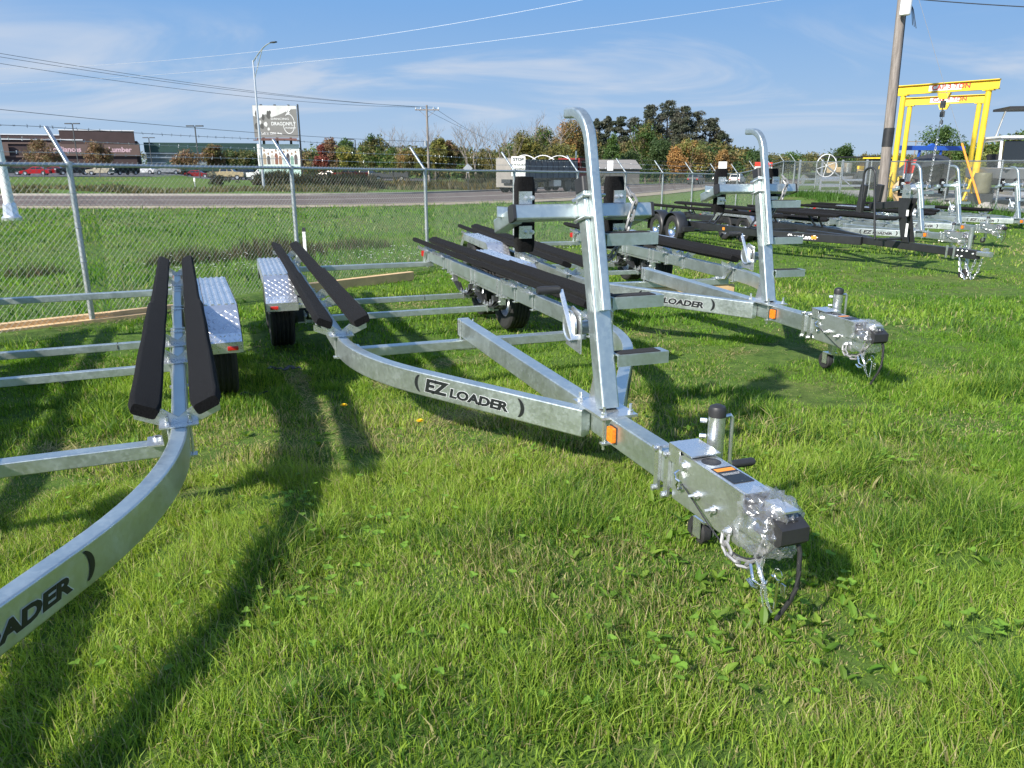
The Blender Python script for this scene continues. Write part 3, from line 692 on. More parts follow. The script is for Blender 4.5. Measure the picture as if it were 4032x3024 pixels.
def make_trailer(with_post=True):
    tr = thing('boat_trailer')
    for s in (-1, 1):
        MB().sweep(rail_path(s), rrect(RW, RH, .008, 3)).build('frame_rail', 'galvanized', tr)
        e = rail_path(s)[-1]; bunk_pair(tr, s); brackets(tr, s); fender(tr, s); decal(tr, s)
        wheel(tr, 0, s*1.13, s); wheel(tr, -.85, s*1.13, s)
        sp = MB()                                   # axle carriage, hangers and leaf springs under the rail
        sp.bar((.62, s*RY, .418), (-1.52, s*RY, .418), .05, .022, .003)
        for x in (.50, .38, -.36, -.50, -1.30, -1.44):
            for e2 in (-1, 1): sp.cyl((x, s*RY + e2*.037, .40), (x, s*RY + e2*.037, RTOP + .004), .006, 6)
            sp.box((x, s*RY, RTOP + .004), (.012, .086, .010)); sp.box((x, s*RY, .403), (.03, .1, .008))
        sp.build('axle_carriage', 'zinc', tr)
        for x in (0, -.85):
            lf = MB()
            for k in range(3):
                L = .42 - .09*k; P = [(x + L*t, s*.885, .335 - .012*k - .095*(1 - t*t*(.42/ L if L < .42 else 1)**0) + .01*k) for t in [i/8 - 1 for i in range(17)]]
                lf.sweep(P, rrect(.045, .009, .002, 1))
            lf.build('leaf_spring', 'black_paint', tr)
            for xx in (x + .42, x - .42): hg = MB(); hg.box((xx, s*.885, .365), (.05, .055, .085)); bolt(hg, (xx, s*.885 - s*.027, .35), (0, -s, 0), .01, .008); hg.build('spring_hanger', 'zinc', tr)
            hg = MB()
            for xx in (x + .05, x - .05):
                for e2 in (-.03, .03): hg.cyl((xx, s*.885 + e2, .19), (xx, s*.885 + e2, .30), .006, 6); hg.cyl((xx, s*.885 + e2, .262), (xx, s*.885 + e2, .275), .011, 6)
            hg.box((x, s*.885, .262), (.15, .085, .01)); hg.build('axle_plate', 'zinc', tr)
            br = MB(); br.lathe([(0, s*.98), (.11, s*.98), (.125, s*1.0), (.125, s*1.045), (.05, s*1.06)], 24, 'y', (x, 0, .32)); br.box((x, s*.955, .275), (.06, .06, .13))
            br.tube([(x, s*.97, .36), (x + .08, s*.93, .40), (x + .16, s*.90, .36), (x + .2, s*.885, .41)], .006, 6); br.build('brake', 'dark_steel', tr)
        MB().box((-2.66, s*RY, .49), (.05, .05, .10)).build('tail_bracket', 'zinc', tr)
        MB().sweep([(-2.69, s*(RY + .02), .50), (-2.715, s*(RY + .02), .50)], rrect(.15, .08, .02, 2)).build('tail_light', 'red_lens', tr)
        st = MB(); st.prism([(2.28, .435), (2.34, .435), (2.46, .55), (2.40, .55)], 'y', s*RY - s*.07, s*RY - s*.05); st.prism([(2.20, .4345), (2.33, .4345), (2.33, .4415), (2.20, .4415)], 'y', s*RY - s*.14, s*RY - s*.04)
        st.lathe([(.008, .442), (.02, .442), (.02, .452), (.008, .452)], 16, 'z', (2.24, s*RY - s*.10, 0)); st.build('gusset', 'zinc', tr)
        st = MB(); st.prism([(-2.58, .40), (-2.53, .40), (-2.44, .54), (-2.49, .54)], 'y', s*RY - s*.07, s*RY - s*.05); st.build('gusset', 'zinc', tr)
    for x, z_ in ((0, .222), (-.85, .222)):
        MB().bar((x, -.98, z_), (x, .98, z_), .055, .055, .004).build('axle', 'galvanized', tr)
    MB().bar((2.25, -.90, .400), (2.25, .90, .400), .075, .062, .005).build('crossmember', 'galvanized', tr)
    MB().bar((-2.50, -.93, .385), (-2.50, .93, .385), .075, .058, .005).build('crossmember', 'galvanized', tr)
    zt = MB(); zt.sweep([(0, .30, .19), (0, .30, .255)], rrect(.062, .062, .01, 2), up=(1, 0, 0)); 
    zp = MB()
    for y, x in ((.42, -.85), (-.45, -.85)): zp.sweep([(x + .032*math.cos(2*math.pi*i/8 + .39), y, .222 + .032*math.sin(2*math.pi*i/8 + .39)) for i in range(8)], circ(.004, 4), up=(0, 1, 0), closed=True)
    zp.build('cable_tie', 'black_plastic', tr)
    tl = MB(); tl.bar((2.18, 0, .503), (5.08, 0, .503), .080, .118, .008); tongue = tl.build('tongue', 'galvanized', tr)
    tc_ = MB(); tc_.bar((2.165, 0, .503), (2.185, 0, .503), .088, .126, .012); 
    for yy in (-.046, .046): tc_.cyl((2.25, yy, .36), (2.25, yy, .57), .006, 6)
    tc_.box((2.25, 0, .362), (.04, .12, .007)); tc_.build('tongue_clamp', 'zinc', tr)
    am = MB(); am.sweep([(4.575, -.0425, .503), (4.575, -.060, .503)], rrect(.052, .064, .006, 2)); a_ = am.build('marker_light', 'amber', tr)
    MB().box((4.575, -.0415, .503), (.062, .004, .074)).build('light_base', 'black_plastic', a_)
    if with_post: winch_post(tr)
    hitch(tr)
    return tr

TILT = .5
def pose(tr, x, y, d, zoff=0.0):
    """put the trailer's front axle over (x, y) facing d, tilted with the ground"""
    d = Vector((d[0], d[1], 0)).normalized(); z0 = -.017*max(0, y - 4); z1 = -.017*max(0, y + d.y*5 - 4)
    tr.location = (x, y, z0 + zoff); tr.rotation_euler = (0, -math.atan2(z1 - z0, 5)*TILT, math.atan2(d.y, d.x))
TA = make_trailer(); pose(TA, -1.067, 7.367, (.335, -.942), .035)
tag(TA, 'galvanized boat trailer with bagged coupler, loose square timber lying behind its axles', 'trailer', 'galvanized boat trailers')
TB = copy_tree(TA, None, ('winch_post', 'base_plate', 'bow_guard_hook', 'bow_bar', 'u_bolt', 'pad_arm', 'bow_pad', 'step', 'winch', 'bow_safety_chain'))
pose(TB, -3.135, 4.91, (.388, -.922), .02)
TB['label'] = 'galvanized boat trailer beside the two pale planks under the fence, diamond plate fender showing'
TC = copy_tree(TA); pose(TC, .835, 10.06, (.2507, -.968), .09); TC['label'] = 'galvanized boat trailer with a pale board tied under its front crossmember'
TE = copy_tree(TA); pose(TE, 6.82, 19.48, (.26, -.966), .0); TE['label'] = 'galvanized boat trailer parked directly behind the black trailer'
TF = copy_tree(TA); pose(TF, 8.95, 21.9, (.25, -.968), .0); TF['label'] = 'galvanized boat trailer between the row\'s last trailer and the one behind the black trailer'
TG = copy_tree(TA); pose(TG, 11.75, 24.15, (.24, -.97), .0); TG['label'] = 'galvanized boat trailer at the end of the row, next to the yellow gantry fence'

# ------------------------------------------------------------------ black trailer
def black_trailer():
    tr = thing('boat_trailer'); Hh = .50
    for s in (-1, 1):
        P = [(-2.9, s*.80, .44), (2.9, s*.80, .44)] + [(2.9 + 1.6*math.sin(R(22)*i/8), s*(.80 - 1.6*(1 - math.cos(R(22)*i/8))), .44) for i in range(1, 9)] + [(5.05, s*.09, .44)]
        MB().sweep(P, rrect(.07, .15, .01, 2)).build('frame_rail', 'black_paint', tr)
        for x in (0, -.82):
            wheel(tr, x, s*1.12, s, RIMC)
            f = MB(); n = 13; V = []
            for i in range(n):
                a = R(-8 + 196*i/(n-1)); 
                for yy, r_ in ((.99, .40), (1.0, .415), (1.22, .415), (1.25, .39)): V.append((x + r_*math.cos(a), s*yy, .33 + r_*math.sin(a)*.98))
            F = [(i*4+j, i*4+j+1, (i+1)*4+j+1, (i+1)*4+j) for i in range(n-1) for j in range(3)]
            f.add(V, F); f.add([(a, b, c - .006) for a, b, c in V], F); f.build('fender', 'black_paint', tr, ang=60)
        MB().box((.50, s*1.05, .36), (.12, .26, .10)).build('fender_bracket', 'black_paint', tr)
        for yo, x0, x1, z_ in ((.62, -3.3, 3.5, .80),):
            mb = MB(); Q = [(x0 + (x1-x0)*i/24, s*yo, z_ - .02*(i/24)) for i in range(25)]; mb.sweep(Q, rrect(.13, .06, .016, 3), up=Vector((0, -s*.25, 1)), scales=[.7] + [1]*23 + [.7]); bk = mb.build('bunk', 'carpet', tr)
            for x in (-2.6, -1.2, 1.1, 2.7):
                a = MB(); 
                for e in (-.13, .13): a.sweep([(x + e*1.5, s*.64, z_ - .03), (x + e*.95, s*.68, z_ - .12), (x + e, s*.74, z_ - .20), (x + e*.8, s*.80, .53)], rrect(.04, .03, .006, 2), up=(0, 1, 0))
                a.box((x, s*.80, .522), (.34, .10, .012)); a.build('bunk_bracket', 'black_paint', tr)
        am = MB(); am.sweep([(4.25, s*.435, .44), (4.15, s*.475, .44)], rrect(.016, .06, .004, 1)); am.build('marker_light', 'orange_plastic', tr)
        MB().sweep([(1.7, s*.838, .44), (1.62, s*.838, .44)], rrect(.012, .06, .004, 1)).build('marker_light', 'orange_plastic', tr)
        MB().box((-2.96, s*.86, .50), (.08, .26, .11)).build('light_box', 'black_plastic', tr); MB().box((-3.005, s*.88, .50), (.016, .2, .085)).build('tail_light', 'red_lens', tr)
    for x in (-2.7, -1.0, 2.0, 3.2): MB().bar((x, -.78, .40), (x, .78, .40), .07, .07, .008).build('crossmember', 'black_paint', tr)
    for x in (0, -.82): MB().bar((x, -.95, .28), (x, .95, .28), .06, .06, .008).build('axle', 'black_paint', tr)
    MB().bar((3.4, 0, .46), (7.05, 0, .43), .09, .125, .01).build('tongue', 'black_paint', tr)
    MB().bar((7.02, 0, .43), (7.45, 0, .425), .10, .14, .012).build('actuator', 'black_paint', tr)
    c = MB(); c.bar((7.45, 0, .45), (7.68, 0, .45), .08, .07, .012); c.box((7.58, 0, .50), (.06, .06, .07)); c.build('coupler', 'zinc', tr)
    for x in (6.92, 7.06):
        for y in (-.058, .058): MB().box((x, y, .43), (.035, .012, .19)).build('clamp_plate', 'zinc', tr)
    for x, z_ in ((7.12, .47), (7.2, .47), (7.28, .47), (7.12, .385), (7.2, .385), (7.4, .44)): cl = MB(); bolt(cl, (x, -.052, z_), (0, -1, 0), .012, .006); cl.build('bolt', 'zinc', tr)
    j = MB(); j.cyl((7.16, .12, .18), (7.16, .12, .82), .032, 14); j.box((7.13, .08, .44), (.08, .02, .12)); jk = j.build('tongue_jack', 'zinc', tr)
    MB().cyl((7.16, .12, .10), (7.16, .12, .2), .028, 12).build('jack_leg', 'black_paint', jk); MB().lathe([(.02, -.03), (.075, -.03), (.085, -.02), (.085, .02), (.075, .03), (.02, .03)], 18, 'y', (7.13, .12, .085)).build('caster_wheel', 'rubber', jk)
    for y, x in ((-.06, 7.18), (.06, 7.18)):
        chain([(x, y, .36), (x + .06, y*1.2, .17), (x + .16, y, .03), (x + .24, y*1.1, .14), (x + .30, y, .36)], .05, .007, .016).build('safety_chain', 'zinc', tr)
    # winch stand: two bent plates, step bars, hoop rail, upright stop
    for s in (-1, 1): MB().prism([(5.95, .50), (6.12, .50), (5.98, .96), (6.06, 1.22), (5.78, 1.22), (5.80, 1.0)], 'y', s*.06 - .006, s*.06 + .006).build('stand_plate', 'black_paint', tr)
    MB().bar((5.92, -.55, .55), (5.92, .02, .55), .10, .035, .006).build('step', 'black_paint', tr); MB().bar((5.85, -.55, .90), (5.85, .02, .90), .10, .035, .006).build('step', 'black_paint', tr)
    hp = MB(); hx, hy = 5.90, -.56
    P = [(hx, hy, .55), (hx - .10, hy, 1.1), (hx - .17, hy, 1.55)] + [(hx - .30 + .13*math.cos(R(180*i/8)), hy, 1.60 + .11*math.sin(R(180*i/8))) for i in range(9)] + [(hx - .43, hy, 1.3), (hx - .42, hy, 1.05)]
    hp.tube(P, .019, 10, up=(0, 1, 0)); hp.build('hoop_rail', 'black_paint', tr)
    ar = MB(); ar.bar((5.90, 0, 1.12), (5.10, 0, 1.05), .12, .12, .01); ar.build('bow_stop_arm', 'black_paint', tr)
    for s in (-1, 1): MB().bar((5.02 - .02, s*.17, .95), (5.06, s*.17, 1.42), .085, .13, .02, up=(1, 0, 0)).build('bow_stop', 'black_plastic', tr)
    w = MB(); wc = Vector((5.93, 0, 1.31))
    for yy in (-.07, .07): w.prism([(wc.x - .08, wc.z - .09), (wc.x + .10, wc.z - .09), (wc.x + .10, wc.z + .03), (wc.x - .08, wc.z + .06)], 'y', yy - .004, yy + .004)
    w.lathe([(.0, -.06), (.085, -.06), (.085, -.05), (.03, -.04), (.03, .04), (.085, .05), (.085, .06), (0, .06)], 24, 'y', wc + Vector((0, 0, .05))); w.box((wc.x + .06, -.09, wc.z + .02), (.05, .06, .05)); w.build('winch', 'zinc', tr)
    lb = MB(); lb.box((6.015, -.0675, .98), (.05, .002, .10)); lb.box((6.045, -.0675, .70), (.05, .002, .22)); lb.build('paper_label', 'white_print', tr, smooth=False)
    # lettering on the converging rail
    p0, p1 = Vector((2.9 + 1.6*math.sin(R(22)), -(.80 - 1.6*(1 - math.cos(R(22)))), .44)), Vector((5.05, -.09, .44)); r_ = (p1-p0).normalized(); nn = r_.cross(Vector((0, 0, 1)))
    t = MB(); put_text(t, TXT['SHORE'], p0 + r_*.16 + nn*.0365 - Vector((0, 0, .035)), r_, (0, 0, 1)); t.build('decal_lettering', 'white_print', tr, smooth=False)
    return tr
TD = black_trailer(); pose(TD, 4.95, 18.9, (.285, -.958), .03)
tag(TD, 'black painted boat trailer with two round fenders a side and tall hoop rail', 'trailer')

# ------------------------------------------------------------------ loose timber and small things on the grass
def timber(label, a, b, w, h, zl=0.0, roll=0):
    a, b = Vector(a), Vector(b); mid = (a+b)/2
    d = b - a; L = d.length; m = MB(); m.bar((-L/2, 0, h/2), (L/2, 0, h/2), w, h, .004)
    o = m.build('timber', 'lumber', None, (mid.x, mid.y, mid.z), (roll, -math.asin(d.z/L), math.atan2(d.y, d.x))); return tag(o, label, 'timber')
def onground(x, y, l=0): return (x, y, th(x, y) + l)
timber('pale plank lying under the fence on top of the shorter plank', onground(-5.55, 7.5, .035), onground(-3.85, 9.15, .035), .09, .045)
timber('pale shorter plank half hidden beneath another plank under the fence', onground(-5.30, 7.62, -.012), onground(-4.05, 8.85, -.012), .09, .045)
timber('thick square timber lying on the lawn behind the galvanized trailer\'s axles', onground(-2.95, 10.35, 0), onground(-1.55, 11.9, 0), .10, .13)
mC = Matrix.Translation(TC.location) @ TC.rotation_euler.to_matrix().to_4x4()
timber('pale board tied beneath a galvanized trailer\'s front crossmember', mC @ Vector((2.25, -.62, .215)), mC @ Vector((2.25, .98, .215)), .045, .15)

# ------------------------------------------------------------------ chain link fences
def fence(posts, rail_h, label, outward, arms=True, wires=3, pitch=.062, r=.0015):
    f = thing('chain_link_fence', (0, 0, 0), 0, label, 'fence')
    out = Vector(outward).normalized(); P = [Vector(p) for p in posts]
    pm = MB().lathe([(.030, -.1), (.030, rail_h - .02), (.034, rail_h - .02), (.034, rail_h + .03), (0, rail_h + .035)], 14, 'z').mesh('post', 'fence_steel')
    am = MB(); am.bar((0, 0, rail_h), Vector((0, 0, rail_h)) + out*.30 + Vector((0, 0, .38)), .045, .028, .008, up=(0, 0, 1)); am = am.mesh('barb_arm', 'fence_steel')
    tie = MB()
    for p in P:
        po = link('post', pm, f, p)
        if arms: link('barb_arm', am, f, p)
        for k in range(4): tie.sweep([p + Vector((.034*math.cos(2*math.pi*i/8), .034*math.sin(2*math.pi*i/8), .3 + .36*k)) for i in range(8)], circ(.004, 4), closed=True)
    tie.build('tie_wire', 'zinc', f)
    tops = [p + Vector((0, 0, rail_h)) for p in P]
    for a, b in zip(tops[:-1], tops[1:]): MB().tube([a, (a+b)/2 - Vector((0, 0, .006)), b], .0215, 10).build('top_rail', 'fence_steel', f)
    # wire mesh: two families of diagonal wires
    me = MB()
    for a, b in zip(P[:-1], P[1:]):
        d = b - a; L = math.hypot(d.x, d.y); hgt = rail_h + .035; n = int(L/pitch); du = d/L
        nn = Vector((-d.y, d.x, 0)).normalized()
        far = (a.length > 30)
        for sgn in (1, -1):
            for i in range(-int(hgt/pitch) - 1, n + int(hgt/pitch) + 2):
                s0 = i*pitch; z0, z1 = .04, hgt; x0, x1 = s0, s0 + sgn*(z1 - z0)
                if sgn < 0: x0, x1 = s0, s0 - (z1-z0)
                lo, hi = sorted((x0, x1))
                if hi <= 0 or lo >= L: continue
                def cut(x, z):
                    return x, z
                if x0 < 0: z0 += (0 - x0); x0 = 0
                if x1 > L: z1 -= (x1 - L); x1 = L
                if x0 > L: z0 += (x0 - L); x0 = L
                if x1 < 0: z1 -= -x1; x1 = 0
                if z1 - z0 < .03: continue
                o = nn*(.003*sgn - .026)
                A, B = a + du*x0 + o + Vector((0, 0, z0)), a + du*x1 + o + Vector((0, 0, z1))
                me.sweep([A, B], circ(r, 3), cap=False)
    wm2 = me.build('wire_mesh', 'fence_wire', f, smooth=False); wm2['kind'] = 'stuff'
    if arms:
        for k in range(wires):
            t = (.28 + .34*k); w = MB(); pts = [p + Vector((0, 0, rail_h)) + out*.30*t + Vector((0, 0, .38*t + .016)) for p in P]; full = []
            for a, b in zip(pts[:-1], pts[1:]):
                for i in range(6): 
                    u = i/6; full.append(a + (b-a)*u - Vector((0, 0, .05*u*(1-u)*4*.3)))
            full.append(pts[-1]); w.tube(full, .0024, 4)
            for a, b in zip(full[:-1], full[1:]):
                if a.length > 32: continue
                L = (b-a).length; m = int(L/.125)
                for i in range(m):
                    c = a + (b-a)*((i + .5)/m)
                    for q in range(2):
                        an = rnd.uniform(0, 3.14); v = Vector((rnd.uniform(-.3, .3), math.cos(an), math.sin(an))).normalized()*.019
                        w.sweep([c - v, c + v], circ(.0019, 3), up=(.3, .2, .9))
            w.build('barbed_wire', 'dark_steel' if k == 2 else 'fence_steel', f)
    return f
FP = []
for k in range(-2, 14):
    x, y = -4.60 + 1.548*k, 8.30 + 2.739*k; FP.append((x, y, th(x, y)))
F1 = fence(FP, 1.66, 'long chain link fence topped with barbed wire on slanted arms, along the road', (-.87, .49, 0))
cx_, cy_ = FP[-1][0], FP[-1][1]
FP2 = [(cx_ + .02*k, cy_ - 3.05*k - .1, th(cx_, cy_ - 3.05*k)) for k in range(0, 13)]
F2 = fence(FP2, 1.62, 'chain link fence without slanted arms in front of the yellow gantry cranes', (1, 0, 0), arms=False, pitch=.07, r=.0030)

# ------------------------------------------------------------------ things across the road
def at(u, dist, lift=0.0):                           # bearing (column of the survey sheet) and distance to a point on the ground
    x, y = (u - 2016)/3150*dist, dist; return (x, y, th(x, y) + lift)
# street lamp
p = at(1031, 68); sl_ = thing('street_lamp', p, 0, 'tall grey street lamp with single curved arm beside the billboard', 'street lamp')
m = MB(); m.sweep([(0, 0, 0), (0, 0, 10.3)], circ(.13, 12), scales=[1, .55]); m.cyl((0, 0, 0), (0, 0, .25), .2, 12); m.build('pole', 'aluminium', sl_)
ar = MB(); d = Vector((.80, -.60, 0)); P = [Vector((0, 0, 10.2)) + d*(2.5*t) + Vector((0, 0, 1.25*math.sin(t*1.45))) for t in [i/9 for i in range(10)]]; ar.tube(P, .045, 8); ar.tube([Vector((0, 0, 8.9)), P[5]], .03, 6); ar.tube([Vector((0, 0, 9.55)) + d*.5, P[2]], .02, 6); ar.build('arm', 'aluminium', sl_)
hd = MB(); hd.sweep([P[-1] - d*.05, P[-1] + d*.28, P[-1] + d*.7], rrect(.28, .12, .05, 3), scales=[.5, 1, .8]); hd.build('lamp_head', 'dark_steel', sl_)
# car park lights
for u, dist, ztop, two, lb in ((308, 150, 9.0, 1, 'dark car park light with twin heads in front of the paint sign'), (783, 130, 8.2, 1, 'dark car park light with twin heads behind the tan pickup'), (598, 185, 7.6, 1, 'dark car park light with twin heads before the green garden building'), (1403, 140, 6.7, 0, 'dark car park light with a single head above the red pickup')):
    p = at(u, dist); t = thing('lot_light', p, 0, lb, 'lamp post', 'car park lights'); m = MB(); m.bar((0, 0, 0), (0, 0, ztop), .16, .16, .02, up=(0, 1, 0)); m.build('pole', 'dark_steel', t)
    for s in ((-1, 1) if two else (-1,)): h = MB(); h.box((s*.75, 0, ztop + .08), (1.15, .5, .18)); h.build('lamp_head', 'dark_steel', t)
# utility pole with crossarm
p = at(1688, 98); up_ = thing('utility_pole', p, 0, 'wooden utility pole with braced crossarm before the bare trees', 'utility pole')
m = MB(); m.sweep([(0, 0, 0), (-.05, 0, 9.3)], circ(.17, 10), scales=[1, .65]); m.build('pole', 'pole_wood', up_)
m = MB(); m.bar((-1.45, 0, 8.75), (1.45, 0, 8.75), .11, .13, .01); c_ = m.build('crossarm', 'pole_wood', up_); m = MB()
for s in (-1, 1): m.bar((s*.05, .1, 7.9), (s*.95, .1, 8.7), .04, .04, .004)
m.build('brace', 'pole_wood', up_)
for x in (-1.35, -.75, .75, 1.35): MB().lathe([(.0, 8.82), (.06, 8.82), (.075, 8.9), (.05, 8.98), (.07, 9.03), (0, 9.08)], 10, 'z', (x, 0, 0)).build('insulator', 'white_paint', up_)
MB().lathe([(0, 4.6), (.2, 4.6), (.2, 5.2), (0, 5.25)], 14, 'z', (-.3, -.1, 0)).build('terminal_box', 'aluminium', up_); MB().lathe([(.165, 1.2), (.175, 1.2), (.175, 2.0), (.165, 2.0)], 12, 'z').build('guard_band', 'black_plastic', up_)
pm_top = Vector(p)
# billboard
p = at(1098, 104); bb = thing('billboard', p, R(9), 'double decked roadside billboard with winery advert above a team photograph', 'billboard')
m = MB(); m.box((0.25, .55, 4.7), (5.6, .75, 9.8)); m.v = []; m.f = []
for x in (-1.7, 0, 1.7): m.bar((x, .45, 0), (x, .45, 9.6), .28, .35, .02, up=(0, 1, 0))
m.build('post', 'dark_steel', bb); MB().box((2.86, .46, 5.0), (.12, .9, 9.3)).build('side_frame', 'dark_steel', bb)
mat('poster_grey', (.20, .195, .185), .6, var=.12, scale=.5); mat('poster_light', (.62, .62, .60), .6, var=.15, scale=.8); mat('poster_dark', (.075, .073, .068), .6, var=.2, scale=.7); mat('poster_mint', (.55, .74, .66), .6, var=.03); mat('brown_steel', (.16, .075, .06), .6, var=.1)
def panel(z0, z1, mt, name, x0=-2.72, x1=2.72, y=0): return MB().box(((x0+x1)/2, y, (z0+z1)/2), (x1-x0, .12, z1-z0)).build(name, mt, bb, smooth=False)
top = panel(5.55, 9.45, 'poster_grey', 'upper_panel')
def flat(parent, pts, mt, name, lift): return MB().add([(x, -.061 - lift, z) for x, z in pts], [tuple(range(len(pts)))]).build(name, mt, parent, smooth=False)
flat(top, [(-2.7, 9.43), (-2.7, 8.2), (-1.9, 7.9), (-1.2, 8.4), (-.4, 8.05), (.3, 8.25), (1.1, 8.6), (1.9, 9.0), (2.7, 9.05), (2.7, 9.43)], 'poster_light', 'printed_sky', .002)
for i, (x, z, w, h) in enumerate(((-2.2, 8.3, .5, 1.0), (-1.5, 8.0, .35, .9), (-.8, 8.3, .55, 1.0), (-2.35, 6.9, .6, .8), (-1.7, 6.9, .5, .7), (-.6, 8.6, .3, .5))): flat(top, [(x + w*.5*math.cos(a)*(.7 + .5*rnd.random()), z + h*.5*math.sin(a)*(.7 + .5*rnd.random())) for a in [2*math.pi*k/9 for k in range(9)]], 'poster_dark', 'printed_foliage', .0035 + .0006*i)
for i, (x, z, w, h) in enumerate(((-1.2, 7.2, .5, .7), (-1.9, 7.4, .35, .5), (-.9, 6.6, .3, .4))): flat(top, [(x + w*.5*math.cos(a)*(.7 + .5*rnd.random()), z + h*.5*math.sin(a)*(.7 + .5*rnd.random())) for a in [2*math.pi*k/9 for k in range(9)]], 'poster_light', 'printed_leaf', .008 + .0006*i)
m = MB(); put_text(m, TXT['DANCING'], (-.55, -.074, 7.72), (1, 0, 0), (0, 0, 1)); put_text(m, TXT['DRAGONFLY'], (-.55, -.074, 7.05), (1, 0, 0), (0, 0, 1)); put_text(m, TXT['WINERY'], (1.15, -.074, 6.62), (1, 0, 0), (0, 0, 1)); put_text(m, TXT['LEFT'], (-1.85, -.074, 5.95), (1, 0, 0), (0, 0, 1))
A, B_ = [], []
for i in range(25):
    a = R(120 - 290*i/24); A.append((1.65 + .98*math.cos(a)*.75, -.0745, 7.25 + 1.22*math.sin(a))); B_.append((1.65 + .90*math.cos(a)*.75, -.0745, 7.25 + 1.14*math.sin(a)))
m.add(A + B_, [(i, i+1, 26+i, 25+i) for i in range(24)])
for (x, z, a, L, w) in ((1.45, 8.55, 78, .95, .15), (1.55, 8.50, 55, .80, .14), (1.35, 8.42, 18, .55, .10)):
    c, s = math.cos(R(a)), math.sin(R(a)); m.add([(x + L*t*c - w*q*s, -.075, z + L*t*s + w*q*c) for t, q in ((0, 0), (.5, .9), (.9, .7), (1, 0), (.9, -.5), (.5, -.5))], [tuple(range(6))])
m.build('lettering', 'white_print', top, smooth=False)
lowp = panel(.7, 4.75, 'white_print', 'lower_panel', -2.55, 2.72); flat(lowp, [(-2.54, .72), (2.71, .72), (2.71, 2.2), (-2.54, 2.2)], 'poster_mint', 'mint_band', .002)
sh = [(.16, .20, .17), (.34, .27, .20), (.10, .09, .09), (.45, .42, .38), (.22, .10, .07), (.30, .17, .12), (.40, .48, .50), (.06, .05, .06), (.20, .32, .27), (.12, .10, .10)]
for i in range(10):
    x = -2.2 + .49*i; z0, hh = 2.22, 1.75 + .25*math.sin(i*2.1); mt = 'printed_cloth_%d' % i; mat(mt, sh[i], .7, var=.08)
    flat(lowp, [(x - .2, z0), (x + .2, z0), (x + .22, z0 + hh*.55), (x + .1, z0 + hh*.72), (x - .1, z0 + hh*.72), (x - .22, z0 + hh*.55)], mt, 'printed_figure', .004)
    if i == 0: mat('printed_skin', (.50, .33, .24), .7, var=.05); mat('printed_hair', (.09, .06, .04), .7, var=.1)
    flat(lowp, [(x + .12*math.cos(a), z0 + hh*.88 + .17*math.sin(a)) for a in [2*math.pi*k/10 for k in range(10)]], 'printed_hair', 'printed_hair', .005); flat(lowp, [(x + .075*math.cos(a), z0 + hh*.86 + .11*math.sin(a)) for a in [2*math.pi*k/10 for k in range(10)]], 'printed_skin', 'printed_face', .007)
MB().box((0, -.5, 5.22), (5.6, .9, .10)).build('catwalk', 'brown_steel', bb); MB().box((0, -.02, 5.38), (5.0, .1, .2)).build('catwalk_rail', 'brown_steel', bb)
# store
bx0 = Vector((-118, 172, 0)); bx1 = Vector((-86.5, 186, 0)); d = (bx1 - bx0); Lw = d.length; ang = math.atan2(d.y, d.x); zb = th(-100, 178)
st = thing('store_building', (bx0.x, bx0.y, zb - .2), ang, 'long brown store with stepped parapet and pink department lettering', 'building')
mat('store_brown', (.062, .040, .038), .85, var=.12, scale=.6); mat('store_tan', (.14, .095, .08), .85, var=.08, scale=.5); mat('store_green', (.02, .055, .045), .6, var=.15, scale=.4); mat('sign_pink', (.62, .42, .45), .7, var=.03)
MB().box((Lw/2 - 18, 15, 3.6), (Lw + 36, 30, 7.2)).build('wall', 'store_brown', st); MB().box((13.4, .6, 4.1), (12.6, 2.0, 8.2)).build('parapet', 'store_brown', st); MB().box((26.5, .6, 4.6), (15.0, 2.6, 9.3)).build('parapet', 'store_brown', st)
cp = MB(); cp.box((Lw/2 - 21, -.2, 7.3), (Lw + 20, 1.2, .2)); cp.box((13.4, .6, 8.3), (12.8, 2.2, .2)); cp.box((26.5, .6, 9.4), (15.2, 2.8, .2)); cp.build('coping', 'white_paint', st)
for z_ in (6.5, 3.7): MB().box((Lw/2 - 18, -.42 if z_ > 5 else -.40, z_), (Lw + 35, .5, .35)).build('band', 'store_tan', st)
for x, key, w in ((3.0, 'Paint', 5.4), (16.2, 'Appliances', 8.6), (28.2, 'Lumber', 6.0)):
    MB().box((x + w/2, -.95, 5.1), (w + 1.2, .3, 2.5)).build('sign_panel', 'store_tan', st); t_ = MB(); put_text(t_, TXT[key], (x + .2, -1.12, 4.75), (1, 0, 0), (0, 0, 1)); t_.build('sign_lettering', 'sign_pink', st, smooth=False)
cv = MB(); cv.prism([(-1.5, 2.6), (-5.5, 1.9), (-5.5, 2.1), (-1.5, 4.4), (0, 4.4), (0, 2.6)], 'x', -15, -3); cv.build('green_canopy', 'store_green', st)
g0 = Vector((-86, 188, 0)); g1 = Vector((-62, 196, 0)); d = g1 - g0; Lg = d.length
gb = thing('garden_building', (g0.x, g0.y, th(-75, 190) - .2), math.atan2(d.y, d.x), 'green open sided garden building joined to the brown store', 'building')
MB().box((Lg/2, 8, 6.9), (Lg, 16, 2.2)).build('fascia', 'store_green', gb); mat('glazing', (.20, .24, .24), .3, var=.2, scale=.4); MB().box((Lg/2, 8.5, 3.0), (Lg - .4, 15, 6.0)).build('wall', 'glazing', gb)
for z_ in (2.2, 3.4, 4.6, 5.6): MB().box((Lg/2, .4, z_), (Lg - .2, .5, .18)).build('rail', 'aluminium', gb)
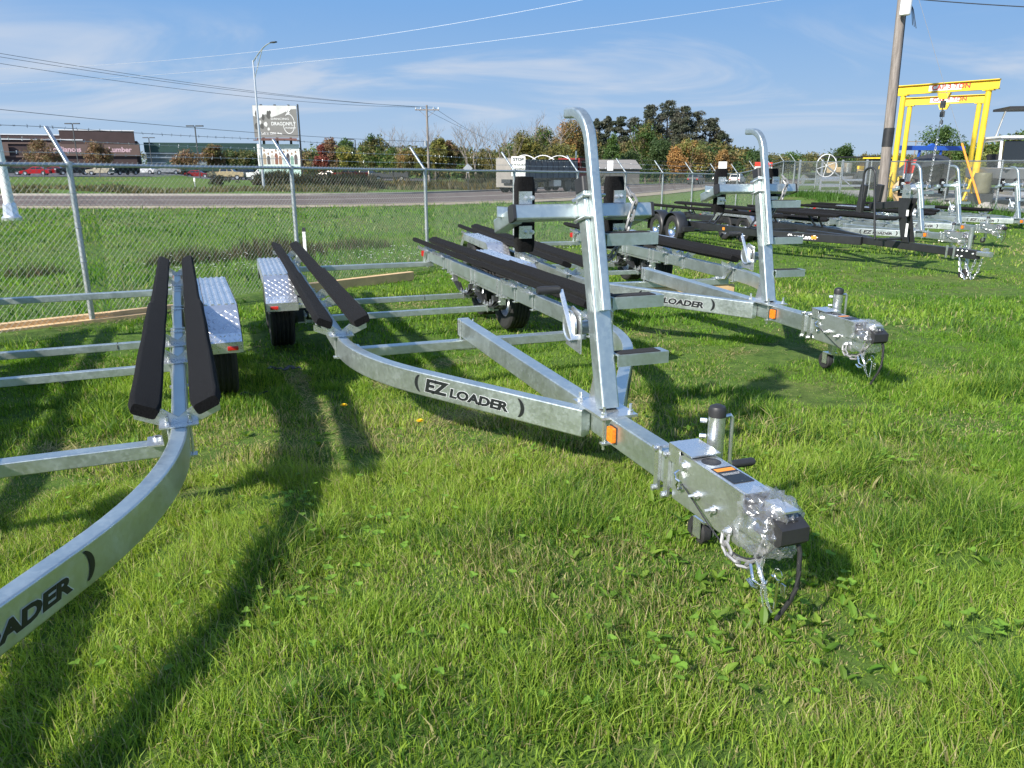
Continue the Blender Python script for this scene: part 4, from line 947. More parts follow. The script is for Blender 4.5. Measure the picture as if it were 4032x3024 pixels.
for x in (6.5, 16.5):
    r_ = MB(); r_.add([(x - 5, -5, 1.6), (x + 5, -5, 1.6), (x, -5, 4.4), (x - 5, 1, 1.6), (x + 5, 1, 1.6), (x, 1, 4.4)], [(0, 2, 5, 3), (2, 1, 4, 5), (0, 1, 2), (0, 3, 4, 1)]); r_.build('gable_roof', 'store_green', gb, smooth=False)

# ------------------------------------------------------------------ vehicles
mat('plate_white', (.7, .7, .7), .5, var=0)
CAR_W = MB().lathe([(.0, -.10), (.15, -.10), (.20, -.11), (.22, -.10), (.22, .10), (0, .10)], 16).mesh('wheel', 'aluminium'); CAR_T = MB().lathe([(.21, -.11), (.30, -.115), (.34, -.09), (.34, .09), (.30, .115), (.21, .11)], 20).mesh('tyre', 'rubber')
def car(kind, paint, loc, rz, label, group='cars in the car park', lift=0.0):
    t = thing('parked_car' if 'park' in group else 'moving_car', loc, rz, label, {'pickup': 'pickup truck', 'suv': 'car', 'sedan': 'car'}[kind], group)
    mn = 'paint_' + '_'.join('%d' % int(c*100) for c in paint)
    if mn not in MAT: mat(mn, paint, .28, .25, var=.04, scale=1)
    L, Wd, prof, cab, wx = {
      'sedan': (4.6, 1.78, [(-2.3, .32), (2.25, .28), (2.3, .55), (2.15, .72), (1.05, .90), (-1.75, .95), (-2.25, .90), (-2.32, .6)], [(-1.75, .93), (-1.05, 1.38), (.15, 1.42), (1.05, .89)], 1.38),
      'suv': (4.6, 1.85, [(-2.25, .38), (2.2, .36), (2.3, .62), (2.2, .90), (1.15, 1.04), (-2.15, 1.10), (-2.3, .8)], [(-2.12, 1.08), (-1.85, 1.64), (.2, 1.70), (1.12, 1.03)], 1.40),
      'pickup': (5.6, 1.98, [(-2.8, .48), (2.7, .46), (2.8, .75), (2.72, 1.10), (1.35, 1.18), (-.95, 1.18), (-2.8, 1.18)], [(-.95, 1.17), (-.75, 1.84), (.70, 1.88), (1.35, 1.17)], 1.75)}[kind]
    b = MB(); b.prism(prof, 'y', -Wd/2, Wd/2); 
    w2 = Wd/2; V = [(x, s*w2*(.97 if z_ < 1.2 else .80), z_) for s in (-1, 1) for x, z_ in cab]; b.add(V, [(0, 1, 2, 3), (7, 6, 5, 4), (0, 4, 5, 1), (1, 5, 6, 2), (2, 6, 7, 3)])
    if kind == 'pickup': b.box((-1.87, 0, 1.19), (1.7, Wd*.82, .01))
    bo = b.build('body', mn, t, ang=30)
    g = MB(); c = cab; zt = c[1][1]; zb_ = c[0][1] + .07
    for s in (-1, 1):
        def sp_(x, z_): f = (z_ - c[0][1])/(zt - c[0][1]); return (x, s*(w2*(.97 - .17*f) + .008), z_)
        xs = [c[0][0] + (c[1][0]-c[0][0])*.18, c[1][0] + .05, c[2][0] - .02, c[3][0] - (c[3][0]-c[2][0])*.18]; mid = (xs[0] + xs[3])/2 + .1
        g.add([sp_(xs[0] + .1, zb_), sp_(mid - .04, zb_), sp_(mid - .04, zt - .07), sp_(xs[1] + .05, zt - .07)], [(0, 1, 2, 3)]); g.add([sp_(mid + .04, zb_), sp_(xs[3] - .1, zb_), sp_(xs[2] - .03, zt - .07), sp_(mid + .04, zt - .07)], [(0, 1, 2, 3)])
    for (p0, p1, dx) in ((c[2], c[3], .012), (c[1], c[0], -.012)):
        a = [p0[0] + (p1[0]-p0[0])*.1, p0[1] + (p1[1]-p0[1])*.1]; e = [p0[0] + (p1[0]-p0[0])*.9, p0[1] + (p1[1]-p0[1])*.9]
        g.add([(a[0] + dx, -w2*.74, a[1] + .01), (a[0] + dx, w2*.74, a[1] + .01), (e[0] + dx, w2*.88, e[1] + .01), (e[0] + dx, -w2*.88, e[1] + .01)], [(0, 1, 2, 3)])
    g.build('windows', 'glass_dark', t, smooth=False)
    for x in (wx, -wx):
        for s in (-1, 1):
            wh = link('wheel', CAR_W, t, (x, s*(w2 - .09), .34), (0, 0, 0 if s < 0 else math.pi)); link('tyre', CAR_T, wh)
            MB().lathe([(.37, s*(w2 + .006)), (.0, s*(w2 + .006))], 20, 'y', (x, 0, .36)).build('wheel_arch', 'black_plastic', t)
    zf = prof[3][1] - .12
    for s in (-1, 1):
        MB().box((L/2 - .03, s*w2*.72, zf), (.06, .36, .16)).build('headlight', 'white_print', t); MB().box((-L/2 + .01, s*w2*.80, zf + .04), (.06, .26, .18)).build('tail_light', 'red_lens', t)
    MB().box((0, 0, .36), (L*.99, Wd*.92, .14)).build('sill', 'black_plastic', t)
    MB().box((L/2 + .005, 0, .46), (.03, Wd*.8, .16)).build('bumper', 'black_plastic' if kind != 'pickup' else 'chrome', t); MB().box((-L/2 - .005, 0, .50), (.03, Wd*.8, .16)).build('bumper', 'black_plastic' if kind != 'pickup' else 'chrome', t)
    return t
PK = 'cars parked outside the store'
GOLD, WHT_, BLK, GRY, RED, SIL = (.42, .34, .20), (.72, .72, .72), (.018, .02, .022), (.10, .105, .11), (.42, .015, .02), (.42, .43, .44)
for kind, col_, u, dist, a, lb in (('pickup', (.016, .03, .024), 20, 140, 200, 'dark green pickup at the car park edge left of the red car'), ('sedan', RED, 135, 136, 195, 'red sports car parked before the brown store'), ('sedan', (.30, .01, .012), 205, 142, 195, 'dark red car parked directly behind the red sports car'),
     ('pickup', BLK, 285, 141, 215, 'black pickup between the red car and the beige crossover'), ('suv', (.52, .46, .34), 395, 138, 196, 'beige crossover parked side on before the lumber sign'), ('pickup', (.012, .022, .018), 482, 140, 250, 'black pickup right behind the beige crossover'),
     ('sedan', WHT_, 560, 150, 190, 'white low car parked before the green garden building'), ('suv', SIL, 655, 146, 205, 'silver car with its rear end toward the signpost'), ('sedan', (.25, .02, .02), 775, 150, 10, 'maroon car parked left of the tan pickup'),
     ('pickup', GOLD, 890, 126, 5, 'tan pickup standing side on at the lot edge'), ('pickup', BLK, 965, 131, 260, 'black pickup nosed in behind the tan pickup'), ('pickup', WHT_, 1045, 122, 178, 'white pickup parked behind the street lamp'),
     ('sedan', (.62, .56, .50), 1283, 128, 170, 'pale car with red tail lights beside the red pickup'), ('pickup', RED, 1375, 126, 192, 'red pickup parked above the thicket'), ('suv', (.60, .54, .42), 1448, 134, 80, 'cream van seen end on between pickups'), ('pickup', (.02, .025, .03), 1430, 140, 180, 'navy pickup behind the red pickup'), ('pickup', GRY, 1535, 124, 184, 'grey pickup at the end of the parked row')):
    car(kind, col_, at(u, dist, .05), R(a), lb, PK)
RG = 'vehicles on the road'
car('suv', (.02, .022, .026), at(2745, 132, .07), math.atan2(50, 26), 'dark sport utility vehicle driving away along the road', RG); car('suv', WHT_, at(2908, 140, .07), math.atan2(50, 27), 'white sport utility vehicle driving away along the road', RG); car('suv', (.6, .6, .58), at(2825, 168, .07), math.atan2(-50, -26), 'small pale oncoming car on the road in the distance', RG)
# hauling truck
hx, hy = .62, .785; tp = (2.4, 68.0); tk = thing('hauling_truck', (tp[0], tp[1], th(*tp) + .08), math.atan2(hy, hx), 'grey tipper truck with tarp hoops and red cab on the road', 'truck', RG)
mat('tarp_grey', (.14, .145, .145), .7, var=.15, scale=.8); mat('truck_white', (.25, .235, .21), .6, var=.12, scale=1.5)
MB().prism([(-4.3, 1.15), (3.9, 1.15), (3.9, 2.55), (-4.3, 2.55)], 'y', -1.22, 1.22).build('tipper_body', 'tarp_grey', tk); MB().box((-4.34, 0, 1.62), (.1, 2.5, 2.3)).build('tailgate', 'truck_white', tk)
for i in range(10): MB().box((-3.9 + .82*i, -1.25, 1.85), (.07, .08, 1.4)).build('side_rib', 'tarp_grey', tk)
MB().box((-.2, 0, 2.60), (8.3, 2.5, .12)).build('top_rail', 'black_plastic', tk)
for x in (-2.2, .4, 2.8): MB().tube([(x, -1.2 + 2.4*i/10, 2.62 + .38*math.sin(math.pi*i/10)) for i in range(11)], .035, 6, up=(1, 0, 0)).build('tarp_hoop', 'white_paint', tk)
MB().box((0, 0, .95), (9.4, .9, .3)).build('chassis', 'dark_steel', tk); MB().box((.8, -1.0, .72), (1.1, .5, .5)).build('fuel_tank', 'aluminium', tk)
cb = MB(); cb.prism([(4.3, .8), (7.6, .8), (7.6, 1.7), (6.2, 1.85), (5.9, 2.75), (4.3, 2.8)], 'y', -1.15, 1.15); mat('cab_red', (.20, .025, .02), .45); cb.build('cab', 'cab_red', tk); MB().box((5.1, -1.16, 2.3), (1.0, .03, .6)).build('cab_window', 'glass_dark', tk); MB().box((4.1, -.9, 2.2), (.1, .1, 2.4)).build('exhaust', 'chrome', tk)
TW = MB().lathe([(.0, -.14), (.25, -.14), (.28, -.16), (.5, -.16), (.52, -.12), (.52, .12), (0, .12)], 20).mesh('wheel', 'rubber')
for x in (-3.5, -2.4, 2.6, 3.7, 6.6):
    for s in (-1, 1): link('wheel', TW, tk, (x, s*1.02, .52), (0, 0, 0 if s < 0 else math.pi))
for x in (-4.5, 1.9): MB().box((x, -1.0, .75), (.04, .7, .8)).build('mud_flap', 'black_plastic', tk)

# ------------------------------------------------------------------ road signs
def sign(u, dist, zc, w, h, label, mt='white_print', diamond=False, post='dark_steel', rz=0.0, texts=()):
    t = thing('road_sign', at(u, dist), rz, label, 'sign', 'road signs'); m = MB(); m.bar((0, .03, -.1), (0, .03, zc + h/2), .06, .04, .005, up=(0, 1, 0)); m.build('post', post, t)
    if diamond: MB().prism([(0, zc - h*.7), (w*.7, zc), (0, zc + h*.7), (-w*.7, zc)], 'y', -.012, 0).build('sign_panel', mt, t, smooth=False)
    else: MB().prism([(-w/2, zc - h/2), (w/2, zc - h/2), (w/2, zc + h/2), (-w/2, zc + h/2)], 'y', -.012, 0).build('sign_panel', mt, t, smooth=False)
    for key, z_ in texts: m = MB(); put_text(m, TXT[key], (0, -.015, zc + z_), (1, 0, 0), (0, 0, 1)); m.build('lettering', 'decal_black', t, smooth=False)
    return t
sign(2041, 47, 2.13, .82, 1.12, 'white stop for school bus sign in front of the truck', texts=(('STOP', .30), ('SCHOOL', .05), ('FLASHING', -.22)))
sign(1842, 72, 2.0, .62, .62, 'bare metal diamond sign seen from behind below the bare trees', 'aluminium', True)
sign(2403, 66, 2.25, .48, .78, 'small white sign standing right of the hauling truck'); sign(2846, 96, 2.45, 1.0, 1.25, 'white sign with black arrow beyond the second hooked post')
a = MB(); bpy.context.view_layer.update()
sign(758, 66, .9, .14, .3, 'thin grey stake with a small white plate on the far verge', post='aluminium')
mat('sign_red', (.72, .05, .03), .6, var=.04); mat('sign_blue', (.02, .10, .30), .6, var=.05)
for u, key, dr, lb in ((2990, '35', 'NORTH', 'route marker sign for the northbound route, clear of the hooked post'), (3024, '48', 'WEST', 'route marker sign for the westbound route, half behind the hooked post')):
    s_ = sign(u, 86, 2.0, .95, .62, lb, texts=((key, -.14),)); MB().prism([(-.48, 2.34), (.48, 2.34), (.48, 2.64), (-.48, 2.64)], 'y', -.012, 0).build('direction_plate', 'white_print', s_, smooth=False); m = MB(); put_text(m, TXT[dr], (0, -.015, 2.42), (1, 0, 0), (0, 0, 1)); m.build('lettering', 'decal_black', s_, smooth=False); MB().prism([(-.48, 2.67), (.48, 2.67), (.48, 3.1), (-.48, 3.1)], 'y', -.012, 0).build('red_plate', 'sign_red', s_, smooth=False)
# concrete lamp base at the left
p = (-18.35, 28.8); cp_ = thing('lamp_column', (*p, th(*p)), 0, 'white tapered lamp column with bolted base at the roadside', 'lamp column')
MB().sweep([(0, 0, .55), (-.1, 0, 4.5), (-.1, 0, 9)], circ(.16, 12), scales=[1.1, .75, .6]).build('column', 'white_paint', cp_); MB().lathe([(.34, 0), (.34, .12), (.26, .2), (.22, .6), (.16, .66)], 8, 'z').build('base', 'aluminium', cp_)

# ------------------------------------------------------------------ wires
def wire(name, label, A, B, sag, r, mt='dark_steel', grp='overhead wires'):
    A, B = Vector(A), Vector(B); P = [A + (B-A)*(i/40) - Vector((0, 0, sag*4*(i/40)*(1 - i/40))) for i in range(41)]
    return tag(MB().tube(P, r, 5).build(name, mt), label, 'wire', grp)
T0 = pm_top + Vector((-1.35, 0, 9.05)); T1 = pm_top + Vector((-.75, 0, 9.05)); T2 = pm_top + Vector((.75, 0, 9.05)); T3 = pm_top + Vector((-.1, 0, 5.1))
wire('power_line', 'topmost dark power line running left from the crossarm pole', T1, (-42, 52, 9.9), .7, .016); wire('power_line', 'second dark power line running left from the crossarm pole', T2, (-42, 52.6, 9.65), .8, .016); wire('power_line', 'third dark power line running left from the crossarm pole', T0, (-42, 53.2, 9.25), .9, .016)
wire('phone_line', 'low single cable running left from the middle of the crossarm pole', T3, (-42, 53, 5.9), .5, .02)
wire('power_line', 'dark power line descending right from the crossarm pole', T1, at(2100, 190, 6.6), 1.0, .02); wire('power_line', 'lower dark power line descending right from the crossarm pole', T2, at(2080, 185, 5.6), 1.0, .02)
PT = Vector((13.55, 29.5, 8.0))
wire('service_line', 'thin pale wire crossing the sky from the big pole, upper one', (13.5, 29.5, 9.4), (-40, 46, 7.05), 1.9, .006, 'aluminium'); wire('service_line', 'thin pale wire crossing the sky from the big pole, lower one', PT + Vector((0, 0, -.3)), (-40, 46, 5.75), 1.0, .006, 'aluminium')
wire('service_line', 'dark twisted cable running right from the big pole', (13.7, 29.4, 7.12), (40, 26, 7.4), .8, .018)

# ------------------------------------------------------------------ trees
def leaves(centers, radii, per, size, cols, flat_=1.0):
    C = np.repeat(np.array(centers), per, 0); Rr = np.repeat(np.array(radii), per); n = len(C)
    d = rng.normal(0, 1, (n, 3)); d /= np.linalg.norm(d, axis=1)[:, None]; d *= (rng.random((n, 1))**.45)*Rr[:, None]; d[:, 2] *= flat_
    P = C + d; a = rng.normal(0, 1, (n, 3)); a /= np.linalg.norm(a, axis=1)[:, None]; b = rng.normal(0, 1, (n, 3)); b -= (b*a).sum(1)[:, None]*a; b /= np.linalg.norm(b, axis=1)[:, None]
    s = size*(.6 + .8*rng.random((n, 1))); V = np.stack([P - a*s*.62, P + b*s*.42 + a*s*.1, P + a*s*.55 - b*s*.25], 1).reshape(-1, 3)
    col = np.array(cols)[np.repeat(rng.integers(0, len(cols), len(centers)), per)]*(.7 + .6*rng.random((n, 1)))
    return V, np.arange(n*3).reshape(-1, 3), np.repeat(col, 3, 0)
def branches(mb, p, d, L, r, depth, spread, tips, rr, n=4):
    q = p; pts = [p]; dd = d.copy()
    for i in range(3):
        dd = (dd + Vector((rr.uniform(-.16, .16), rr.uniform(-.16, .16), rr.uniform(0, .10)))).normalized(); q = q + dd*L/3; pts.append(q)
    mb.sweep(pts, circ(r, n), scales=[1, .9, .8, .68], cap=False); tips.append(q)
    if depth == 0: return
    for k in range(rr.choice((2, 3, 3)) if depth > 1 else 3):
        ax = Vector((rr.gauss(0, 1), rr.gauss(0, 1), rr.uniform(-.1, .9))).normalized(); nd = (dd*(1 - spread) + ax*spread).normalized(); st = pts[rr.choice((2, 3, 3))]
        branches(mb, st, nd, L*rr.uniform(.55, .8), max(r*.58, .008), depth-1, spread, tips, rr, n if depth > 2 else 3)
def tree(kind, u, dist, vtop, wpx, cols, label, name=None, grp='trees beyond the road', dens=1.0, loc=None):
    p = at(u, dist) if loc is None else loc; zt = 1.6 + (644 - vtop)*.000306*dist; H_ = zt - p[2]; Wd = wpx/3150*dist*(1.0 if kind == 'bare' else 1.28); rr = random.Random(int(u*7 + dist)); t = thing(name or {'bare': 'bare_tree', 'pine': 'pine_tree'}.get(kind, 'leafy_tree'), p, 0, label, 'tree', grp)
    tr = MB(); tips = []
    if kind == 'pine':
        tr.sweep([(0, 0, 0), (rr.uniform(-.2, .2), 0, H_*.5), (rr.uniform(-.3, .3), 0, H_*.96)], circ(.02*H_, 7), scales=[1, .7, .15]); cs, rs = [], []
        base = .30; nl = 13
        for i in range(nl):
            f = base + (1 - base)*(i + .5*rr.random())/nl; wr = Wd*.5*math.sin(math.pi*min(.97, .28 + .68*(f - base)/(1 - base)))**.8
            for k in range(rr.choice((3, 4, 5))):
                a = rr.uniform(0, 6.28); q = wr*rr.uniform(.35, 1); c = (q*math.cos(a), q*math.sin(a), H_*f + rr.uniform(-.4, .4)); cs.append(c); rs.append(Wd*rr.uniform(.13, .22)); tr.sweep([(0, 0, H_*f - .5), c], circ(.035, 3), cap=False)
        cs.append((0, 0, H_*.98)); rs.append(Wd*.11); V, F, K = leaves(cs, rs, int(85*dens), .36, cols, .6)
    elif kind == 'conifer':
        tr.cyl((0, 0, 0), (0, 0, H_*.9), .12, 6, .03); cs, rs = [], []
        for i in range(60):
            f = rr.random(); q = Wd*.5*(1 - f**1.5)*rr.uniform(.4, 1); a = rr.uniform(0, 6.28); cs.append((q*math.cos(a), q*math.sin(a), H_*(.06 + .92*f))); rs.append(.10*Wd + .15)
        V, F, K = leaves(cs, rs, int(45*dens), .30, cols)
    else:
        dep = 4 if kind == 'bare' else 2; nst = 2 if kind == 'bare' else 1
        for k in range(nst): branches(tr, Vector((rr.uniform(-.15, .15)*Wd*(nst - 1), 0, -.1)), Vector((rr.uniform(-.2, .2), rr.uniform(-.2, .2), 1)).normalized(), H_*(.40 if kind == 'bare' else .42), .013*H_ if kind != 'bare' else .011*H_, dep, .46, tips, rr, 5)
        if kind == 'bare':
            zm = max(tp_[2] for tp_ in tr.v); k = H_/zm; tr.v = [(x*min(1.2, Wd/6 + .3), y, z_*k) for x, y, z_ in tr.v]
        else:
            cs, rs = [], []; lob = [(rr.uniform(-.32, .32)*Wd, rr.uniform(-.32, .32)*Wd, H_*rr.uniform(.42, .80), Wd*rr.uniform(.20, .34)) for _ in range(7)] + [(0, 0, H_*.84, Wd*.2)]
            for i in range(150):
                L_ = rr.choice(lob); v = Vector((rr.gauss(0, 1), rr.gauss(0, 1), rr.gauss(0, 1))).normalized()*L_[3]*rr.uniform(.45, 1.05); c = (L_[0] + v.x, L_[1] + v.y, min(H_*.97, max(H_*.14, L_[2] + v.z*H_/max(Wd, 2)*.62))); cs.append(c); rs.append(Wd*rr.uniform(.07, .14) + .15)
            V, F, K = leaves(cs, rs, int(42*dens), max(.22, .0021*dist), cols)
    tr.build('trunk', 'bark' if kind != 'bare' else 'bark_grey', t, ang=80)
    if kind != 'bare': link('crown', np_mesh('crown', V, F, 'tree_leaf', K), t)
    return t
C_RED = [(.19, .055, .04), (.15, .06, .04)]; C_RUST = [(.16, .095, .055), (.13, .085, .045), (.12, .095, .045)]; C_GRN = [(.045, .085, .018), (.06, .10, .022), (.035, .065, .015)]; C_YEL = [(.19, .17, .04), (.15, .155, .04), (.10, .12, .035)]
C_OLV = [(.10, .095, .03), (.13, .11, .035), (.07, .075, .025)]; C_ORG = [(.26, .14, .045), (.21, .13, .045), (.15, .105, .045)]; C_PINE = [(.075, .085, .055), (.10, .105, .07), (.055, .07, .04)]; C_DK = [(.03, .055, .018), (.04, .065, .02)]
for L_ in (C_RED, C_RUST, C_GRN, C_YEL, C_OLV, C_ORG, C_DK): L_[:] = [tuple(min(.6, c*1.45) for c in q) for q in L_]
# the wood behind the separate trees, too far to count
cs, rs, kk = [], [], []
for i in range(1500):
    u = rng.uniform(1190, 2960); dist = rng.uniform(150, 200); x, y, z_ = at(u, dist); top_v = 612 - 26*vnoise(np.array([u]), np.array([0.]), 90, 7)[0] - (30 if 1980 < u < 2860 else 0); hh = (644 - top_v)*.000306*dist + 1.6 - z_
    cs.append((x, y, z_ + hh*rng.random()**.8)); rs.append(rng.uniform(.8, 1.7))
for i in range(420):
    u = rng.uniform(2900, 4200); dist = rng.uniform(225, 290); x, y, z_ = at(u, dist); hh = (644 - 618)*.000306*dist + 1.6 - z_; cs.append((x, y, z_ + hh*rng.random()**.8)); rs.append(rng.uniform(1.2, 2.6))
for i in range(260):
    u = rng.uniform(-200, 1200); dist = rng.uniform(215, 240); x, y, z_ = at(u, dist); hh = (644 - 610)*.000306*dist + 1.6 - z_; cs.append((x, y, z_ + hh*rng.random()**.8)); rs.append(rng.uniform(1.2, 2.4))
V, F, K = leaves(cs, rs, 34, .62, C_OLV + C_GRN + C_DK + C_RUST[2:] + C_OLV); tag(link('far_woodland', np_mesh('far_woodland', V, F, 'tree_leaf', K)), 'hazy olive woodland filling the gaps behind the separate trees', 'woodland', kind='stuff')
T = tree
T('leafy', 1268, 112, 566, 42, C_RED, 'small crimson tree beside the billboard'); T('leafy', 1305, 122, 538, 60, C_RUST, 'rust brown tree rising behind the crimson tree'); T('leafy', 1362, 135, 552, 70, C_GRN, 'green tree behind the low golden tree'); T('leafy', 1372, 118, 578, 84, C_YEL, 'low golden tree under the single headed light'); T('leafy', 1466, 124, 536, 86, C_GRN + C_OLV, 'dark green rounded tree right of the single headed light')
T('bare', 1512, 128, 490, 80, None, 'bare tree between two green trees left of the utility pole'); T('leafy', 1545, 118, 584, 80, C_GRN + C_YEL[1:], 'mid green low tree left of the utility pole'); T('leafy', 1604, 116, 590, 70, C_ORG[1:] + C_OLV, 'orange brown low tree left of the utility pole'); T('leafy', 1655, 116, 582, 66, C_OLV + C_YEL, 'yellow green tree touching the utility pole'); T('bare', 1602, 132, 496, 90, None, 'tall bare tree behind the orange brown tree')
T('leafy', 1722, 120, 542, 66, C_YEL + C_OLV, 'golden olive tree just right of the utility pole'); T('leafy', 1770, 122, 556, 66, C_RUST + C_OLV, 'reddish brown tree right of the golden olive tree'); T('bare', 1705, 140, 486, 90, None, 'bare tree behind the golden olive tree')
for u, vt, w, dist, lb in ((1835, 478, 130, 112, 'bare spreading tree above the diamond sign'), (1885, 470, 110, 118, 'tallest bare tree right of the diamond sign'), (1950, 500, 110, 112, 'bare tree left of the school bus sign'), (1990, 482, 110, 120, 'bare tree behind the school bus sign'), (2050, 500, 110, 122, 'bare tree above the truck tailgate'), (2145, 432, 150, 124, 'tallest bare tree above the truck'), (2095, 470, 120, 130, 'bare tree above the front of the tipper body'), (2205, 452, 100, 132, 'bare tree behind the orange crowned tree')): T('bare', u, dist, vt, w, None, lb)
T('leafy', 1915, 128, 600, 120, C_OLV, 'low olive tree under the bare trees'); T('leafy', 1985, 130, 590, 100, C_OLV + C_GRN, 'olive tree behind the school bus sign'); T('leafy', 2060, 122, 520, 110, C_OLV + C_YEL, 'yellowish tree above the truck tailgate'); T('leafy', 2140, 126, 500, 130, C_OLV + C_GRN, 'olive green tree above the truck'); T('leafy', 2230, 128, 472, 110, C_ORG + C_OLV, 'orange crowned tree beside the hooked post'); T('leafy', 2200, 116, 560, 120, C_YEL + C_OLV, 'low yellow green tree behind the truck'); T('leafy', 2290, 130, 490, 90, C_OLV + C_RUST, 'brown tree touching the orange crowned tree')
for u, vt, w, lb in ((2345, 470, 62, 'slim pine nearest the orange crowned tree'), (2392, 463, 64, 'slim pine above the pointed green tree'), (2440, 462, 64, 'slim pine left of the gap in the grove'), (2490, 468, 66, 'slim pine right edge of the slim row')): T('pine', u, 165, vt, w, C_PINE, lb)
T('conifer', 2410, 128, 526, 92, C_GRN, 'pointed green tree in front of the slim pines')
for u, vt, w, dist, lb in ((2558, 418, 84, 168, 'tall pine at the left of the big grove'), (2620, 403, 92, 172, 'tallest pine of the big grove'), (2680, 425, 92, 166, 'tall pine right of the tallest pine'), (2735, 448, 88, 168, 'pine in the middle of the falling treetop line'), (2790, 470, 84, 170, 'pine toward the right of the big grove'), (2832, 520, 70, 168, 'last pine on the right of the big grove'), (2650, 440, 90, 180, 'pine behind the tallest pine')): T('pine', u, dist, vt, w, C_PINE + [(.085, .085, .06)], lb, dens=1.3)
T('leafy', 2545, 140, 480, 110, C_GRN + C_OLV, 'broad green tree below the big pine grove'); T('leafy', 2600, 134, 545, 120, C_DK, 'dark green tree under the tallest pine'); T('leafy', 2660, 122, 583, 78, C_ORG[:2], 'bright orange tree at the roadside'); T('leafy', 2715, 132, 542, 100, C_ORG[1:] + C_YEL, 'golden tree behind the bright orange tree'); T('leafy', 2770, 140, 575, 110, C_DK + C_OLV, 'dark tree right of the golden tree'); T('leafy', 2845, 150, 590, 60, C_ORG[1:], 'small orange tree above the arrow sign'); T('leafy', 2480, 132, 600, 110, C_DK, 'dark low tree behind the small white sign')
for i, (u, vt, w, dist, c) in enumerate(((2915, 590, 90, 210, C_DK), (2975, 598, 90, 215, C_DK), (3040, 612, 110, 230, C_OLV), (3110, 606, 120, 235, C_GRN), (3190, 610, 120, 235, C_OLV), (3260, 614, 120, 240, C_RUST + C_OLV), (3330, 612, 120, 240, C_GRN), (3405, 610, 120, 240, C_OLV), (3480, 616, 120, 240, C_GRN), (3560, 612, 120, 235, C_RUST + C_GRN))):
    T('leafy', u, dist, vt, w, c, ['dark', 'dark', 'olive', 'green', 'olive', 'rusty', 'green', 'olive', 'green', 'mixed'][i] + ' tree in the distant line, ' + ['just right of the arrow sign', 'above the 35 marker', 'above the fence corner', 'left of the round lone tree', 'behind the big lift wheel', 'below the round lone tree', 'under the round tree\'s right side', 'left of the big pole', 'behind the big pole', 'between gantry legs'][i], grp='distant tree line')
T('leafy', 3315, 190, 566, 100, C_DK + C_GRN, 'round lone tree standing above the distant tree line', grp='trees behind the yard'); T('leafy', 3705, 100, 490, 128, C_GRN, 'round green tree framed by the gantry cranes', grp='trees behind the yard')
for u, vt, w, dist, c, lb in ((3700, 596, 150, 95, C_OLV + C_GRN, 'low olive tree under the blue beam'), (3800, 560, 90, 90, C_GRN, 'green tree behind the gantry\'s right leg'), (3880, 560, 130, 80, C_GRN + C_YEL[1:], 'yellow green tree right of the gantry leg'), (3950, 520, 130, 84, C_GRN + C_OLV, 'tall green tree behind the tipped box'), (4025, 512, 130, 84, C_GRN, 'tall dark green tree behind the black canopy'), (3900, 640, 120, 66, C_YEL, 'low yellow tree right of the gantry leg'), (4110, 520, 150, 80, C_GRN, 'green tree at the far end of the yard')): T('leafy', u, dist, vt, w, c, lb, grp='trees behind the yard', dens=1.2)
for u, vt, w, dist, c, lb in ((165, 545, 95, 120, C_RUST, 'sparse rusty young tree before the paint sign'), (385, 552, 80, 122, C_RUST, 'sparse rusty young tree before the lumber sign'), (735, 585, 80, 124, C_RUST, 'sparse rusty young tree before the garden building'), (835, 570, 70, 145, C_RUST + C_OLV, 'thin brown tree behind the tan pickup'), (905, 590, 80, 190, C_DK, 'dark green tree left of the street lamp'), (965, 596, 90, 190, C_DK + C_OLV, 'dark olive tree just left of the street lamp'), (1225, 610, 110, 160, C_RUST + C_OLV, 'brown tree between billboard and crimson tree')): T('leafy', u, dist, vt, w, c, lb, grp='trees in the car park', dens=.45 if dist < 130 else 1)
# shrubs on the bank
def shrub(u, dist, w, h, cols, label):
    p = at(u, dist); t = thing('shrub', p, 0, label, 'shrub'); cs = [(rnd.gauss(0, w*.28), rnd.gauss(0, w*.2), h*rnd.uniform(.2, .8)) for _ in range(34)]; V, F, K = leaves(cs, [w*.13]*34, 40, .13, cols); link('foliage', np_mesh('foliage', V, F, 'tree_leaf', K), t); m = MB()
    for i in range(6): m.cyl((0, 0, 0), (rnd.uniform(-.4, .4)*w*.7, rnd.uniform(-.3, .3)*w*.5, h*.7), .02, 4)
    m.build('stem', 'bark', t)
shrub(858, 76, 2.0, 1.1, [(.045, .05, .03), (.06, .055, .03)], 'low dark shrub on the bank below the tan pickup'); shrub(1085, 80, 2.6, 1.7, C_OLV[2:] + [(.05, .055, .03)], 'dark olive shrub beside the street lamp foot')
# house roof seen beyond the road
hs = thing('farm_shed', at(2425, 118), R(12), 'low grey roofed shed behind the hooked post', 'building'); mat('shed_wall', (.13, .125, .115), .9); MB().box((0, 0, 1.2), (6, 4, 2.4)).build('wall', 'shed_wall', hs); m = MB(); m.add([(-3.3, -2.3, 2.3), (3.3, -2.3, 2.3), (3.3, 2.3, 2.3), (-3.3, 2.3, 2.3), (-3.0, 0, 3.6), (3.0, 0, 3.6)], [(0, 1, 5, 4), (2, 3, 4, 5), (1, 2, 5), (3, 0, 4), (0, 3, 2, 1)]); mat('shingle', (.20, .19, .18), .9, var=.15); m.build('roof', 'shingle', hs, smooth=False)

